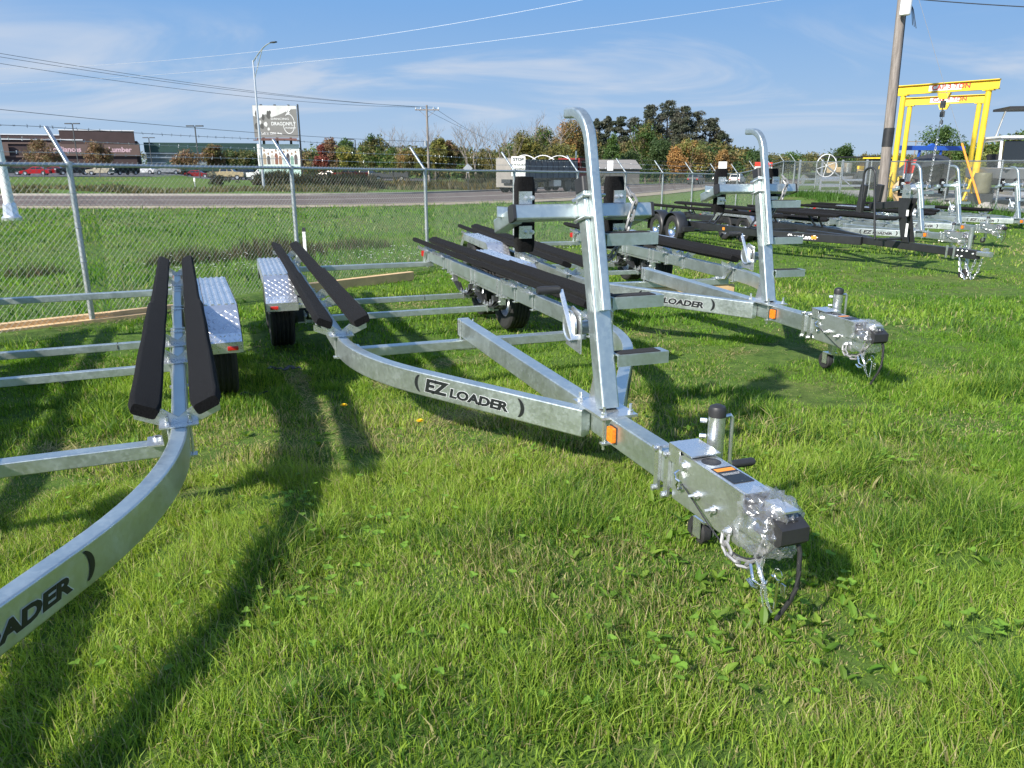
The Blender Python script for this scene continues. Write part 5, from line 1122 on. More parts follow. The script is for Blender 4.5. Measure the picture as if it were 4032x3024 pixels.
# ------------------------------------------------------------------ yard beyond the right fence
bpole = thing('utility_pole', (13.8, 29.5, th(13.8, 29.5)), 0, 'large weathered utility pole with transformer and black sleeve inside the fence', 'utility pole')
m = MB(); n = 12; m.sweep([(-.3*i/n, 0, 11.5*i/n - .2*(i == 0)) for i in range(n + 1)], circ(.185, 16), scales=[1 - .028*i for i in range(n + 1)]); m.build('pole', 'pole_wood', bpole)
MB().lathe([(.186, 2.15), (.187, 2.8), (.17, 2.8)], 18, 'z', (-.055, 0, 0)).build('black_sleeve', 'black_plastic', bpole)
m = MB(); m.lathe([(0, 6.75), (.17, 6.75), (.185, 6.8), (.185, 7.5), (.15, 7.6), (0, 7.6)], 20, 'z', (-.19, -.36, -.25)); m.box((-.18, -.15, 7.0), (.1, .2, .5)); m.build('transformer', 'white_paint', bpole)
m = MB(); m.bar((.16, .05, 0), (-.03, .05, 7.4), .10, .06, .01, up=(0, 1, 0)); m.build('conduit', 'dark_steel', bpole)
m = MB()
for k in range(3): m.tube([(-.1, -.1, 7.5), (.25, -.15, 7.35 + .05*k), (.5 + .05*k, -.1, 7.15)], .012, 5)
for k in range(3): m.tube([(-.05, -.15, 7.1), (.1 + .03*k, -.2, 6.7), (.2 + .07*k, -.2, 6.2 - .05*k)], .012, 5)
m.build('drop_leads', 'black_plastic', bpole)
gw = thing('guy_wire', (14.75, 24.6, th(14.75, 24.6)), 0, 'slanting guy wire with orange guard anchored by the fence', 'guy wire'); top_ = Vector((13.6 - 14.75, 29.5 - 24.6, 8.3)); MB().tube([(0, 0, 0), top_], .007, 5).build('wire', 'chain_steel', gw); MB().tube([top_*.005, top_*.26], .032, 8).build('guard', 'orange_plastic', gw)
def gantry(ox, oy, d, Lb, Ht, label):
    g = thing('gantry_crane', (ox, oy, th(ox, oy)), math.atan2(d[1], d[0]), label, 'gantry crane', 'gantry cranes')
    b = MB(); b.box((Lb/2, 0, Ht + .36), (Lb + .7, .22, .03)); b.box((Lb/2, 0, Ht + .02), (Lb + .7, .22, .03)); b.box((Lb/2, 0, Ht + .19), (Lb + .7, .03, .32)); bo = b.build('beam', 'yellow_paint', g)
    for x in (0, Lb):
        m = MB(); m.cyl((x, 0, .05), (x, 0, Ht), .11, 18); m.box((x, 0, Ht - .02), (.4, .26, .03)); m.box((x, 0, .04), (.35, .5, .05)); lg = m.build('leg', 'yellow_paint', g)
        MB().lathe([(.128, .5), (.135, .52), (.135, 1.6), (.128, 1.62)], 18, 'z', (x, 0, 0)).build('leg_sleeve', 'yellow_paint', lg)
        fb = MB(); fb.bar((x, -1.1, .10), (x, 1.1, .10), .12, .12, .01); fb.bar((x, -.9, .14), (x, 0, 1.35), .07, .07, .008, up=(1, 0, 0)); fb.bar((x, .9, .14), (x, 0, 1.35), .07, .07, .008, up=(1, 0, 0)); fb.build('foot', 'yellow_paint', g)
    c = Lb*.5; pl = MB(); pl.box((c, .02, Ht + .19), (1.25, .012, .22)); plo = pl.build('capacity_plate', 'white_print', bo, smooth=False)
    t = MB(); put_text(t, TXT['CAP'], (c + .52, .03, Ht + .12), (-1, 0, 0), (0, 0, 1), 0); t.build('lettering', 'sign_red', plo, smooth=False)
    h = MB(); h.prism([(c - .25, Ht - .02), (c + .25, Ht - .02), (c + .15, Ht - .25), (c - .15, Ht - .25)], 'y', -.09, .09); h.build('trolley', 'yellow_paint', g); hk = MB(); hk.box((c, 0, Ht - .45), (.16, .16, .28)); hk.cyl((c, 0, Ht - .8), (c, 0, Ht - .1), .02, 6); hk.lathe([(0, Ht - .95), (.07, Ht - .93), (.07, Ht - .75), (0, Ht - .72)], 10, 'z', (c, 0, 0)); hk.build('hoist', 'dark_steel', g)
    return g
G_1 = gantry(18.55, 31.9, (-2.15, 2.5), 3.25, 4.3, 'yellow gantry crane marked CAP 3 TON standing nearer the fence'); G_2 = gantry(22.1, 38.6, (-2.2, 1.7), 3.0, 4.3, 'second yellow gantry crane marked CAP 3 TON, farther from the fence')
mg = Matrix.Translation(G_1.location) @ G_1.rotation_euler.to_matrix().to_4x4(); a = mg @ Vector((1.62, 0, 3.4)); b2 = mg @ Vector((1.7, .1, .15))
tag(chain([a, (a+b2)/2, b2], .10, .012, .03).build('hoist_chain', 'zinc'), 'long hoist chain hanging from the nearer yellow gantry', 'chain')
bl = thing('blue_gantry', at(3560, 41), math.atan2(1.2, 3.6), 'blue spreader beam on posts behind the yellow gantries', 'gantry'); m = MB(); m.box((1.65, 0, 2.30), (4.3, .2, .22)); m.build('beam', 'blue_paint', bl); m = MB(); m.prism([(1.4, 2.405), (1.9, 2.405), (1.65, 2.53)], 'y', -.1, .1); m.build('lifting_eye', 'blue_paint', bl)
for x in (.9, 2.3): m = MB(); m.bar((x, .3, 0), (x, 0, 2.2), .10, .10, .01, up=(1, 0, 0)); m.build('post', 'blue_paint', bl)
# boat lift with hand wheel
lf = thing('boat_lift', at(3300, 46), R(10), 'aluminium boat lift with large spoked hand wheel', 'boat lift'); wc = Vector((-.9, -.3, 1.42)); m = MB(); m.sweep([wc + Vector((.62*math.cos(2*math.pi*i/32), 0, .62*math.sin(2*math.pi*i/32))) for i in range(32)], circ(.025, 6), up=(0, 1, 0), closed=True)
for i in range(3): a = math.pi*i/3 + .3; m.cyl(wc - Vector((.61*math.cos(a), 0, .61*math.sin(a))), wc + Vector((.61*math.cos(a), 0, .61*math.sin(a))), .018, 6)
m.build('hand_wheel', 'white_paint', lf)
for x in (-1.1, 1.7):
    for y in (-.2, 2.2): m = MB(); m.bar((x, y, 0), (x, y, 1.75), .10, .10, .01, up=(0, 1, 0)); m.build('upright', 'aluminium', lf)
for z_ in (.30, .62):
    for y in (-.22, 2.2): MB().bar((-1.1, y, z_), (1.7, y, z_), .08, .12, .01).build('beam', 'aluminium', lf)
m = MB(); m.bar((-.9, -.35, 1.4), (.7, -.3, .35), .06, .06, .006); m.build('brace', 'aluminium', lf)
pb = thing('pontoon_boat', at(3320, 52), R(8), 'low pontoon boat with tan seats behind the boat lift', 'boat'); mat('seat_tan', (.52, .38, .20), .7, var=.08)
for s in (-1, 1): MB().sweep([(-2.2, s*.9, .55), (2.0, s*.9, .55), (2.4, s*.9, .65)], circ(.3, 14), scales=[1, 1, .3]).build('pontoon', 'aluminium', pb)
MB().box((0, 0, .92), (4.4, 2.3, .10)).build('deck', 'dark_steel', pb)
for x, y in ((-1.0, -.7), (1.1, -.7)): s_ = MB(); s_.bar((x - .35, y, 1.15), (x + .35, y, 1.15), .5, .35, .08); s_.bar((x - .3, y + .2, 1.45), (x + .3, y + .2, 1.45), .16, .4, .06); s_.build('seat', 'seat_tan', pb)
m = MB(); m.sweep([(-.25, -1.0, 1.0), (-.25, -1.0, 1.6)], rrect(.5, .4, .1, 3), scales=[.8, 1]); m.build('outboard_motor', 'aluminium', pb); MB().box((.3, 0, 1.95), (3.0, 2.2, .08)).build('canopy', 'black_plastic', pb)
for x in (-1.1, 1.7): MB().cyl((x, -1.0, .95), (x, -1.0, 1.93), .03, 6).build('canopy_post', 'aluminium', pb)
# skid steer behind the pole
sk = thing('skid_steer', at(3455, 50), R(30), 'small black and yellow loader half hidden behind the big pole', 'loader'); MB().box((0, 0, .75), (1.8, 1.4, .7)).build('body', 'dark_steel', sk); MB().box((.1, 0, 1.45), (1.2, 1.1, .75)).build('cab', 'black_plastic', sk); m = MB(); m.bar((-.8, -.75, 1.3), (1.2, -.75, 1.1), .14, .2, .02); m.bar((-.8, .75, 1.3), (1.2, .75, 1.1), .14, .2, .02); m.box((.0, 0, 1.86), (1.3, 1.2, .08)); m.build('lift_arm', 'yellow_paint', sk)
for x in (-.55, .55):
    for s in (-1, 1): link('wheel', TW, sk, (x, s*.75, .5), (0, 0, 0 if s < 0 else math.pi))
# covered boat
cbo = thing('covered_boat', at(3665, 38), R(252), 'black hulled speedboat under a taut dark cover on its trailer', 'boat')
mat('boat_cover', (.028, .030, .033), .65, var=.25, scale=3, bump=.4, bscale=5); mat('boat_black', (.012, .012, .014), .12, var=.1)
def loft(secs): 
    mb = MB(); n = len(secs[0][1]); V = []
    for x, prof in secs: V += [(x, y, z_) for y, z_ in prof]
    mb.add(V, [(i*n + j, i*n + j + 1, (i+1)*n + j + 1, (i+1)*n + j) for i in range(len(secs)-1) for j in range(n-1)]); mb.add([(secs[0][0], y, z_) for y, z_ in secs[0][1]], [tuple(range(n))]); return mb
H1 = [(x, [(-w, 1.25 + dz), (-w*.97, .95 + dz), (-w*.6, .65 + dz*1.2), (0, .5 + dz*1.5), (w*.6, .65 + dz*1.2), (w*.97, .95 + dz), (w, 1.25 + dz)]) for x, w, dz in ((-2.7, 1.1, 0), (-1, 1.15, 0), (.8, 1.05, .02), (2.0, .7, .1), (2.8, .08, .25))]
loft(H1).build('hull', 'boat_black', cbo); C1 = [(x, [(-w, 1.26 + dz), (-w*.6, 1.26 + dz + h*.75), (0, 1.26 + dz + h), (w*.6, 1.26 + dz + h*.75), (w, 1.26 + dz)]) for x, w, dz, h in ((-2.72, 1.08, 0, .3), (-1.4, 1.13, 0, .62), (.2, 1.1, .01, .75), (1.3, .9, .05, .35), (2.75, .1, .25, .03))]
loft(C1).build('cover', 'boat_cover', cbo); m = MB()
for s in (-1, 1): m.bar((-2.6, s*.6, .42), (3.2, s*.15, .42), .08, .1, .01)
m.build('trailer_frame', 'aluminium', cbo)
for s in (-1, 1): wh = link('wheel', RIM, cbo, (-.9, s*.95, .32), (0, 0, 0 if s < 0 else math.pi)); link('tyre', TYRE, wh)
m = MB(); m.box((-2.95, 0, .95), (.35, .3, .9)); m.build('outdrive', 'dark_steel', cbo); m = MB()
for z_ in (.85, 1.05, 1.25): m.bar((-2.85, -.7, z_), (-2.85, -.35, z_), .03, .03, .004)
for y in (-.7, -.35): m.bar((-2.85, y, .75), (-2.85, y, 1.35), .03, .03, .004, up=(1, 0, 0))
m.build('boarding_ladder', 'aluminium', cbo)
fl = thing('feather_flag', at(3562, 36), R(-20), 'red and white cloth hung beside the covered boat', 'flag'); MB().cyl((0, 0, 0), (0, 0, 1.75), .02, 6).build('pole', 'aluminium', fl)
for i, (z0, z1, mt) in enumerate(((.45, .75, 'sign_red'), (.75, 1.1, 'white_print'), (1.1, 1.7, 'sign_red'))): MB().prism([(0.02, z0), (.26 + .06*i, z0 + .03), (.34 + .06*i, z1), (0.02, z1)], 'y', -.01, .01).build('cloth_panel', mt, fl, smooth=False)
# work boat with wheelhouse at the right
wb = thing('work_boat', at(4010, 31), R(255), 'white boxy work boat with black canopy frame on a flat trailer', 'boat'); mat('hull_grey', (.16, .17, .18), .4, var=.2, scale=2)
H2 = [(x, [(-w, 1.35), (-w*.95, 1.0), (-w*.55, .72), (w*.55, .72), (w*.95, 1.0), (w, 1.35)]) for x, w in ((-2.6, 1.15), (0, 1.2), (1.6, 1.1), (2.7, .6))]; loft(H2).build('hull', 'hull_grey', wb)
MB().box((-.2, 0, 1.36), (4.6, 2.1, .04)).build('deck', 'aluminium', wb)
for s in (-1, 1): m = MB(); m.bar((-1.4, s*1.0, 1.35), (-1.2, s*1.0, 2.4), .08, .08, .01, up=(0, 1, 0)); m.bar((1.2, s*1.0, 1.35), (1.0, s*1.0, 2.4), .08, .08, .01, up=(0, 1, 0)); m.bar((-1.25, s*1.0, 2.4), (1.05, s*1.0, 2.4), .08, .1, .01); m.build('wheelhouse_frame', 'white_paint', wb)
MB().box((-.1, 0, 2.5), (2.6, 2.2, .07)).build('wheelhouse_roof', 'white_paint', wb); MB().box((1.0, 0, 1.95), (.03, 1.8, .8)).build('windscreen', 'glass_dark', wb)
for s in (-1, 1): MB().cyl((-.9, s*.7, 2.5), (-.5, s*.6, 3.5), .035, 8).build('canopy_post', 'aluminium', wb)
MB().box((-.2, 0, 3.55), (2.0, 1.7, .09)).build('canopy', 'black_plastic', wb); MB().lathe([(0, 3.05), (.09, 3.05), (.1, 3.1), (.1, 3.35), (0, 3.38)], 12, 'z', (-1.0, .85, 0)).build('loud_hailer', 'black_plastic', wb)
m = MB(); m.sweep([(-2.9, 0, .7), (-2.9, 0, 1.2), (-2.95, 0, 1.9)], rrect(.5, .6, .12, 3), up=(0, 1, 0), scales=[.5, .7, 1]); m.build('outboard_motor', 'black_plastic', wb); fb = MB(); fb.box((0, 0, .5), (6.0, 1.9, .12)); fb.build('trailer_bed', 'aluminium', wb)
for x in (-1.8, -1.2, -.6): MB().box((x, 1.0, .50), (.22, .02, .06)).build('reflector', 'red_lens', wb)
for x in (-.45, .45):
    for s in (-1, 1): wh = link('wheel', RIM, wb, (x, s*1.0, .32), (0, 0, 0 if s < 0 else math.pi)); link('tyre', TYRE, wh)
# gear heap and barrel
dr = thing('barrel', at(3880, 30), 0, 'yellowish plastic barrel leaning by the work boat trailer', 'barrel'); mat('barrel_tan', (.14, .135, .08), .6, var=.3, scale=3); MB().lathe([(0, .45), (.27, .45), (.30, .5), (.31, .75), (.30, .8), (.31, 1.1), (.27, 1.2), (0, 1.22)], 20, 'z').build('drum', 'barrel_tan', dr); m = MB(); m.box((0, 0, .22), (.6, .6, .44)); m.build('stand', 'dark_steel', dr)
# stump leaning at the big pole
mat('raw_wood', (.42, .29, .17), .9, var=.35, scale=5, bump=.5, bscale=12)
sp = thing('tree_stump', (14.0, 28.2, th(14.0, 28.2)), .4, 'split pale wood stump at the foot of the big pole', 'stump'); m = MB(); P = []
for i in range(9):
    z_ = .95*i/8; P.append((.05*math.sin(i), .04*i, z_))
m.sweep(P, [(.26*math.cos(a)*(1 + .22*math.sin(3*a)), .24*math.sin(a)*(1 + .2*math.cos(5*a))) for a in [2*math.pi*k/18 for k in range(18)]], scales=[1.35, 1.15, 1, .95, .95, 1, .9, .6, .25]); m.build('trunk', 'raw_wood', sp, ang=60); m = MB(); m.sweep([(.3, -.1, .02), (.45, -.05, .3), (.75, .1, .7)], circ(.13, 9), scales=[1.2, 1, .5]); m.build('root', 'raw_wood', sp, ang=60)
# field stones by the fence
for k, (x, y, s_) in enumerate(((14.6, 24.4, .28), (14.9, 27.0, .22))):
    m = MB(); V = []; F = []
    for i in range(7):
        for j in range(10):
            a, b_ = math.pi*i/6, 2*math.pi*j/10; q = Vector((math.sin(a)*math.cos(b_), math.sin(a)*math.sin(b_), math.cos(a))); V.append(q*s_*(1 + .3*mnoise.noise(q*1.7 + Vector((k, 0, 0)))))
    F = [(i*10 + j, i*10 + (j+1) % 10, (i+1)*10 + (j+1) % 10, (i+1)*10 + j) for i in range(6) for j in range(10)]; m.add(V, F); tag(m.build('field_stone', 'kerb_concrete', None, (x, y, th(x, y) + s_*.4), (0, 0, k), ang=50), ['larger grey field stone by the guy wire', 'smaller grey field stone behind the guy wire'][k], 'stone')
# far pylons
for u, lb in ((3595, 'nearer distant power pole with crossarms behind the gantry'), (3640, 'fainter distant power pole with crossarms behind the gantry')):
    t = thing('utility_pole', at(u, 150 if u < 3600 else 190), 0, lb, 'utility pole'); MB().cyl((0, 0, 0), (0, 0, 8.3), .16, 8, .1).build('pole', 'bark_grey', t); m = MB(); m.box((0, 0, 8.0), (3.4, .15, .15)); m.build('crossarm', 'bark_grey', t)

# ------------------------------------------------------------------ grass and weeds
BARE = [(-.4, 6.3, .42, .25, .3), (-.33, 4.45, .26, .15, .2), (-.95, 5.6, .15, .3, .0), (2.1, 5.9, .55, .3, .2), (.75, 4.55, .2, .12, 0), (-3.4, 3.9, .3, .16, .1), (-2.55, 4.15, .26, .16, .0), (-1.5, 3.35, .16, .12, 0), (1.3, 7.2, .4, .2, .1), (3.1, 7.0, .6, .25, .1), (-1.3, 9.4, .5, .25, .5), (-2.4, 6.9, .2, .12, 0)]
STRIPS = [((-1.80, 6.05), (-.90, 4.05), .075), ((-6.5, 4.95), (2.0, 19.98), .33), ((2.0, 19.98), (8.0, 30.6), .3)]
def bare_mask(x, y):
    m = np.zeros_like(x)
    for bx_, by_, rx, ry, a in BARE:
        dx, dy = x - bx_, y - by_; u = dx*math.cos(a) + dy*math.sin(a); v = -dx*math.sin(a) + dy*math.cos(a)
        m = np.maximum(m, 1 - ss(.55, 1.15, np.sqrt((u/rx)**2 + (v/ry)**2) + (vnoise(x, y, .13, 5) - .5)*.7))
    for (a, b, w) in STRIPS:
        dx, dy = b[0]-a[0], b[1]-a[1]; L2 = dx*dx + dy*dy; t = np.clip(((x-a[0])*dx + (y-a[1])*dy)/L2, 0, 1)
        d = np.hypot(x - a[0] - t*dx, y - a[1] - t*dy); m = np.maximum(m, (1 - ss(w*.6, w*1.35, d + (vnoise(x, y, .2, 6) - .5)*w*.8))*.92)
    return m
G1, G2, G3, G4 = np.array((.135, .280, .028)), np.array((.315, .430, .066)), np.array((.47, .42, .20)), np.array((.075, .165, .024))
def blade_field(n, y0, y1, hgt, wid, levels, region=None, straw=.03, dry=0.0, tint=None, lie=1.0):
    yy = np.sqrt(rng.uniform(y0*y0, y1*y1, n)); xx = rng.uniform(-1, 1, n)*(.78*yy + .9)
    bm_ = bare_mask(xx, yy) if y0 < 34 else np.zeros(n)
    clump = vnoise(xx, yy, .16, 1); big = vnoise(xx, yy, 1.1, 2); huge = vnoise(xx, yy, 3.4, 3)
    keep = (rng.random(n) < (1 - .45*bm_)*(.45 + .75*ss(.2, .6, clump)))
    if region is not None: keep &= region(xx, yy)
    xx, yy, bm_, clump, big, huge = [a[keep] for a in (xx, yy, bm_, clump, big, huge)]; n = len(xx)
    h = hgt*(.30 + 1.1*rng.random(n)**1.3)*(.45 + .8*clump)*(.50 + .95*big)*(1 - .45*bm_)
    tuft = ss(.52, .80, vnoise(xx, yy, .38, 9)); thin = ss(.58, .85, vnoise(xx, yy, .55, 12)) if y0 < 30 else np.zeros(n)
    h = h*(1 + .65*tuft)*(1 - .45*thin)
    w = wid*(.6 + .8*rng.random(n))*np.where(rng.random(n) < .10, 2.0, 1.0)
    flow = (vnoise(xx, yy, .45, 4)*2*math.pi*2); phi = flow*.6 + rng.normal(0, 1.9, n)
    lean = h*(.12 + 1.15*rng.random(n)**1.5)*lie + bm_*h*2.0; ld = np.stack([np.cos(phi), np.sin(phi)], -1)
    fa = rng.uniform(0, 2*math.pi, n); fw = np.stack([np.cos(fa), np.sin(fa)], -1)
    z0 = terr(xx, yy) - .006
    is_straw = rng.random(n) < (straw + .20*thin + .75*bm_ + (.08 + .22*(y0 > 3))*ss(.50, .8, huge)*(1-bm_))
    mixv = np.clip(rng.normal(.48, .26, n) + (big - .5)*1.0 + (huge - .45)*.8, 0, 1)[:, None]
    col = G1*(1 - mixv) + G2*mixv
    dk = (rng.random(n) < .14 + .40*tuft)[:, None]; col = np.where(dk, G4, col)
    col = np.where(is_straw[:, None], G3*(.55 + .6*rng.random((n, 1))), col)
    if tint is not None: col = col*np.array(tint)
    col = col*(.78 + .44*rng.random((n, 1)))
    vs_ = []
    for lv in range(levels):
        t = lv/levels; wl_ = w*(1 - t**1.6)*.5 + .0002; c = ld*(lean*t**1.9)[:, None]
        zh = z0 + h*(t - .22*t*t*(lean/np.maximum(h, 1e-4)))
        for sgn in (-1, 1): vs_.append(np.stack([xx + c[:, 0] + sgn*fw[:, 0]*wl_, yy + c[:, 1] + sgn*fw[:, 1]*wl_, zh], -1))
    vs_.append(np.stack([xx + ld[:, 0]*lean, yy + ld[:, 1]*lean, z0 + h*(1 - .22*np.minimum(1.6, lean/np.maximum(h, 1e-4)))], -1))
    k = 2*levels + 1; co = np.stack(vs_, 1).reshape(-1, 3); base = np.arange(n)[:, None]*k; tri = []
    for lv in range(levels - 1):
        a = 2*lv; tri += [[a, a+1, a+3], [a, a+3, a+2]]
    tri.append([2*levels-2, 2*levels-1, 2*levels])
    tri = np.array(tri); faces = (base[:, None, :] + tri[None]).reshape(-1, 3)
    return co, faces, np.repeat(col, k, 0)
def join(L):
    co, fa, cl = [], [], []; o = 0
    for c, f, k in L: co.append(c); fa.append(f + o); cl.append(k); o += len(c)
    return np.concatenate(co), np.concatenate(fa), np.concatenate(cl)
def sidef(x, y): return (x + 4.6)*-.8705 + (y - 8.3)*.492           # >0 outside the fence
inside = lambda x, y: (sidef(x, y) < .1) & (x < 15.4)
outside = lambda x, y: (sidef(x, y) > .1) & (road_near(x, y)[0] > HW + 1.2)
Q = [blade_field(380000, 1.25, 3.6, .066, .0034, 2), blade_field(240000, 3.3, 6.6, .056, .0052, 2),
     blade_field(60000, 1.25, 4.5, .030, .0034, 2, None, .80, lie=2.2),
     blade_field(150000, 6.2, 13, .060, .0105, 2, inside), blade_field(60000, 12, 24, .072, .019, 2, inside)]
tag(link('lawn_grass', np_mesh('lawn_grass', *join(Q)[:2], 'grass_blade', join(Q)[2])), 'short green lawn grass flecked with dry straw around the trailers', 'grass', kind='stuff')
Q = [blade_field(90000, 8, 24, .11, .017, 2, outside, .14, tint=(.62, .78, .62)), blade_field(60000, 22, 48, .13, .04, 2, outside, .14, tint=(.62, .78, .62))]
J = join(Q); tag(link('verge_grass', np_mesh('verge_grass', J[0], J[1], 'grass_blade', J[2])), 'rough green verge grass between the fence and the road', 'grass', kind='stuff')
# tall dry weeds in the ditch and dry growth on the far bank
def patch(cx, cy, rx, ry, n, h, w, cols, lie=.35):
    a = rng.uniform(0, 2*math.pi, n); r = np.sqrt(rng.random(n)); x = cx + np.cos(a)*r*rx; y = cy + np.sin(a)*r*ry
    hh = h*(.4 + .8*rng.random(n))*(1 - .5*r**2); ph = rng.uniform(0, 6.28, n); ln = hh*lie*rng.random(n)*1.5
    f = rng.uniform(0, 6.28, n); z = terr(x, y) - .01; ww = w*(.6 + .8*rng.random(n))*.5
    c = np.array(cols)[rng.integers(0, len(cols), n)]*(.7 + .6*rng.random((n, 1)))
    v = [np.stack([x + s*np.cos(f)*ww, y + s*np.sin(f)*ww, z], -1) for s in (-1, 1)]
    v += [np.stack([x + np.cos(ph)*ln*.4 + s*np.cos(f)*ww*.8, y + np.sin(ph)*ln*.4 + s*np.sin(f)*ww*.8, z + hh*.55], -1) for s in (-1, 1)]
    v.append(np.stack([x + np.cos(ph)*ln, y + np.sin(ph)*ln, z + hh*.97], -1))
    co = np.stack(v, 1).reshape(-1, 3); b = np.arange(n)[:, None]*5; tri = np.array([[0, 1, 3], [0, 3, 2], [2, 3, 4]])
    return co, (b[:, None, :] + tri[None]).reshape(-1, 3), np.repeat(c, 5, 0)
DRY = [(.13, .105, .055), (.10, .075, .045), (.075, .085, .03), (.17, .14, .075)]
GRN = [(.045, .095, .02), (.07, .12, .025), (.05, .08, .02)]
Q = [patch(-4.9, 15.9, 1.1, .8, 1500, .46, .018, DRY[:3] + GRN[:1]), patch(-6.3, 15.0, .8, .6, 800, .42, .018, DRY[:3] + GRN), patch(-3.6, 17.6, .9, .6, 700, .32, .018, DRY + GRN),
     patch(-8.6, 13.8, .6, .5, 300, .30, .018, DRY[:2] + GRN)]
J = join(Q); tag(link('ditch_weeds', np_mesh('ditch_weeds', J[0], J[1], 'grass_blade', J[2])), 'brown tall weeds growing in the ditch behind the fence', 'weeds', kind='stuff')
WHT = [(.75, .76, .70)]
def flowers(cx, cy, rx, ry, n, h):
    x = cx + rng.normal(0, rx, n); y = cy + rng.normal(0, ry, n); z = terr(x, y) + h*(.5 + .7*rng.random(n)); s = .012 + .010*rng.random(n)
    v = np.stack([np.stack([x - s, y, z], -1), np.stack([x, y - s, z + s*.5], -1), np.stack([x + s, y, z], -1), np.stack([x, y + s, z + s*.5], -1)], 1).reshape(-1, 3)
    b = np.arange(n)[:, None]*4; return v, (b[:, None, :] + np.array([[0, 1, 2], [0, 2, 3]])[None]).reshape(-1, 3), np.full((n*4, 3), .8)*np.array((.95, .97, .88))
J = join([flowers(-2.3, 14.2, 1.4, .5, 130, .22), flowers(-.4, 15.6, 1.1, .5, 90, .22), flowers(-4.1, 12.6, .9, .35, 60, .2)])
tag(link('white_wildflowers', np_mesh('white_wildflowers', J[0], J[1], 'grass_blade', J[2])), 'specks of tiny white wildflowers in the grass behind the fence', 'wildflowers', kind='stuff')
# far bank growth: tan seed grass, dark thicket
Q = []
for i in range(26):
    x = -46 + i*2.3 + rng.uniform(-1, 1); dd = HW + rng.uniform(6, 16); j = np.argmin(np.abs(rd2[:, 0] - x)); p = rd2[j, :2] + nrm2[j]*dd
    Q.append(patch(p[0], p[1], 2.6, 1.2, 260, .55, .10, [(.20, .17, .085), (.14, .13, .055), (.09, .11, .035)]))
for i in range(46):                                   # thicket right of the street lamp
    u = rng.uniform(1060, 1440); yb = rng.uniform(76, 92); Q.append(patch((u - 2016)/3150*yb, yb, 2.2, 1.2, 300, rng.uniform(.8, 1.75), .16, [(.05, .055, .028), (.065, .055, .03), (.045, .06, .022), (.09, .075, .035)], .8))
for i in range(20):
    u = rng.uniform(1400, 2010); yb = rng.uniform(74, 90); Q.append(patch((u - 2016)/3150*yb, yb, 2.2, 1.0, 240, rng.uniform(.5, 1.2), .14, [(.15, .125, .06), (.11, .10, .045), (.07, .08, .03), (.22, .16, .035)], .6))
for i in range(24):
    u = rng.uniform(1900, 2330); yb = rng.uniform(92, 112); Q.append(patch((u - 2016)/3150*yb, yb, 2.6, 1.2, 220, rng.uniform(1.2, 2.6), .22, [(.07, .075, .035), (.10, .085, .04), (.06, .07, .025)], .7))
J = join(Q); tag(link('bank_thicket', np_mesh('bank_thicket', J[0], J[1], 'grass_blade', J[2])), 'tangled brown and green thicket on the bank across the road', 'thicket', kind='stuff')
Q = []
for i in range(60):                                   # long grass along the right fence
    yb = rng.uniform(16, 40); Q.append(patch(15.0 + rng.uniform(-1.0, .3), yb, .8, .9, 130, rng.uniform(.22, .5), .026, [(.06, .15, .02), (.09, .19, .03), (.05, .11, .02)], .6))
J = join(Q); tag(link('tall_grass', np_mesh('tall_grass', J[0], J[1], 'grass_blade', J[2])), 'bright tall uncut grass along the fence before the gantry cranes', 'grass', kind='stuff')
# broad leaved weeds in the lawn: rosettes and clover
def leaf_strip(o, ang, L, Wd, rise, droop, col, jag):
    n = 6; V = []; d = np.array((math.cos(ang), math.sin(ang))); s = np.array((-d[1], d[0]))
    for i in range(n + 1):
        t = i/n; wv = Wd*math.sin(math.pi*min(1, .12 + .80*t**.8))*(1 + jag*(1 if i % 2 else -1)); p = d*L*t*math.cos(rise*.6); z = L*(math.sin(rise)*t - droop*t*t)
        for sg in (-1, 1): V.append((o[0] + p[0] + sg*s[0]*wv*.5, o[1] + p[1] + sg*s[1]*wv*.5, o[2] + z + (.18*wv)))
        V.append((o[0] + p[0], o[1] + p[1], o[2] + z))
    F = []
    for i in range(n):
        a = 3*i; F += [[a, a+2, a+5], [a, a+5, a+3], [a+2, a+1, a+4], [a+2, a+4, a+5]]
    c = np.tile(np.array(col), (len(V), 1)); return np.array(V), np.array(F), c
Q = []
spots = []
for i in range(210): spots.append((rng.uniform(.1, 2.6), rng.uniform(1.7, 3.3), 'r'))
for i in range(90): 
    y = rng.uniform(1.7, 4.6); spots.append((rng.uniform(-.68, .68)*y, y, 'r'))
for i in range(46):
    y = rng.uniform(3.5, 9); spots.append((rng.uniform(-.65, .6)*y, y, 'r'))
for c in ((-.55, 2.75), (.9, 2.2), (1.4, 1.95), (.45, 1.9), (-1.0, 3.1), (1.75, 3.4), (-.7, 2.3)):
    for k in range(9): spots.append((c[0] + rng.normal(0, .13), c[1] + rng.normal(0, .10), 'c')); spots.append((c[0] + rng.normal(0, .1), c[1] + rng.normal(0, .07), 'c'))
for i in range(150):
    y = rng.uniform(1.7, 4.2); spots.append((rng.uniform(-.68, .68)*y, y, 'c'))
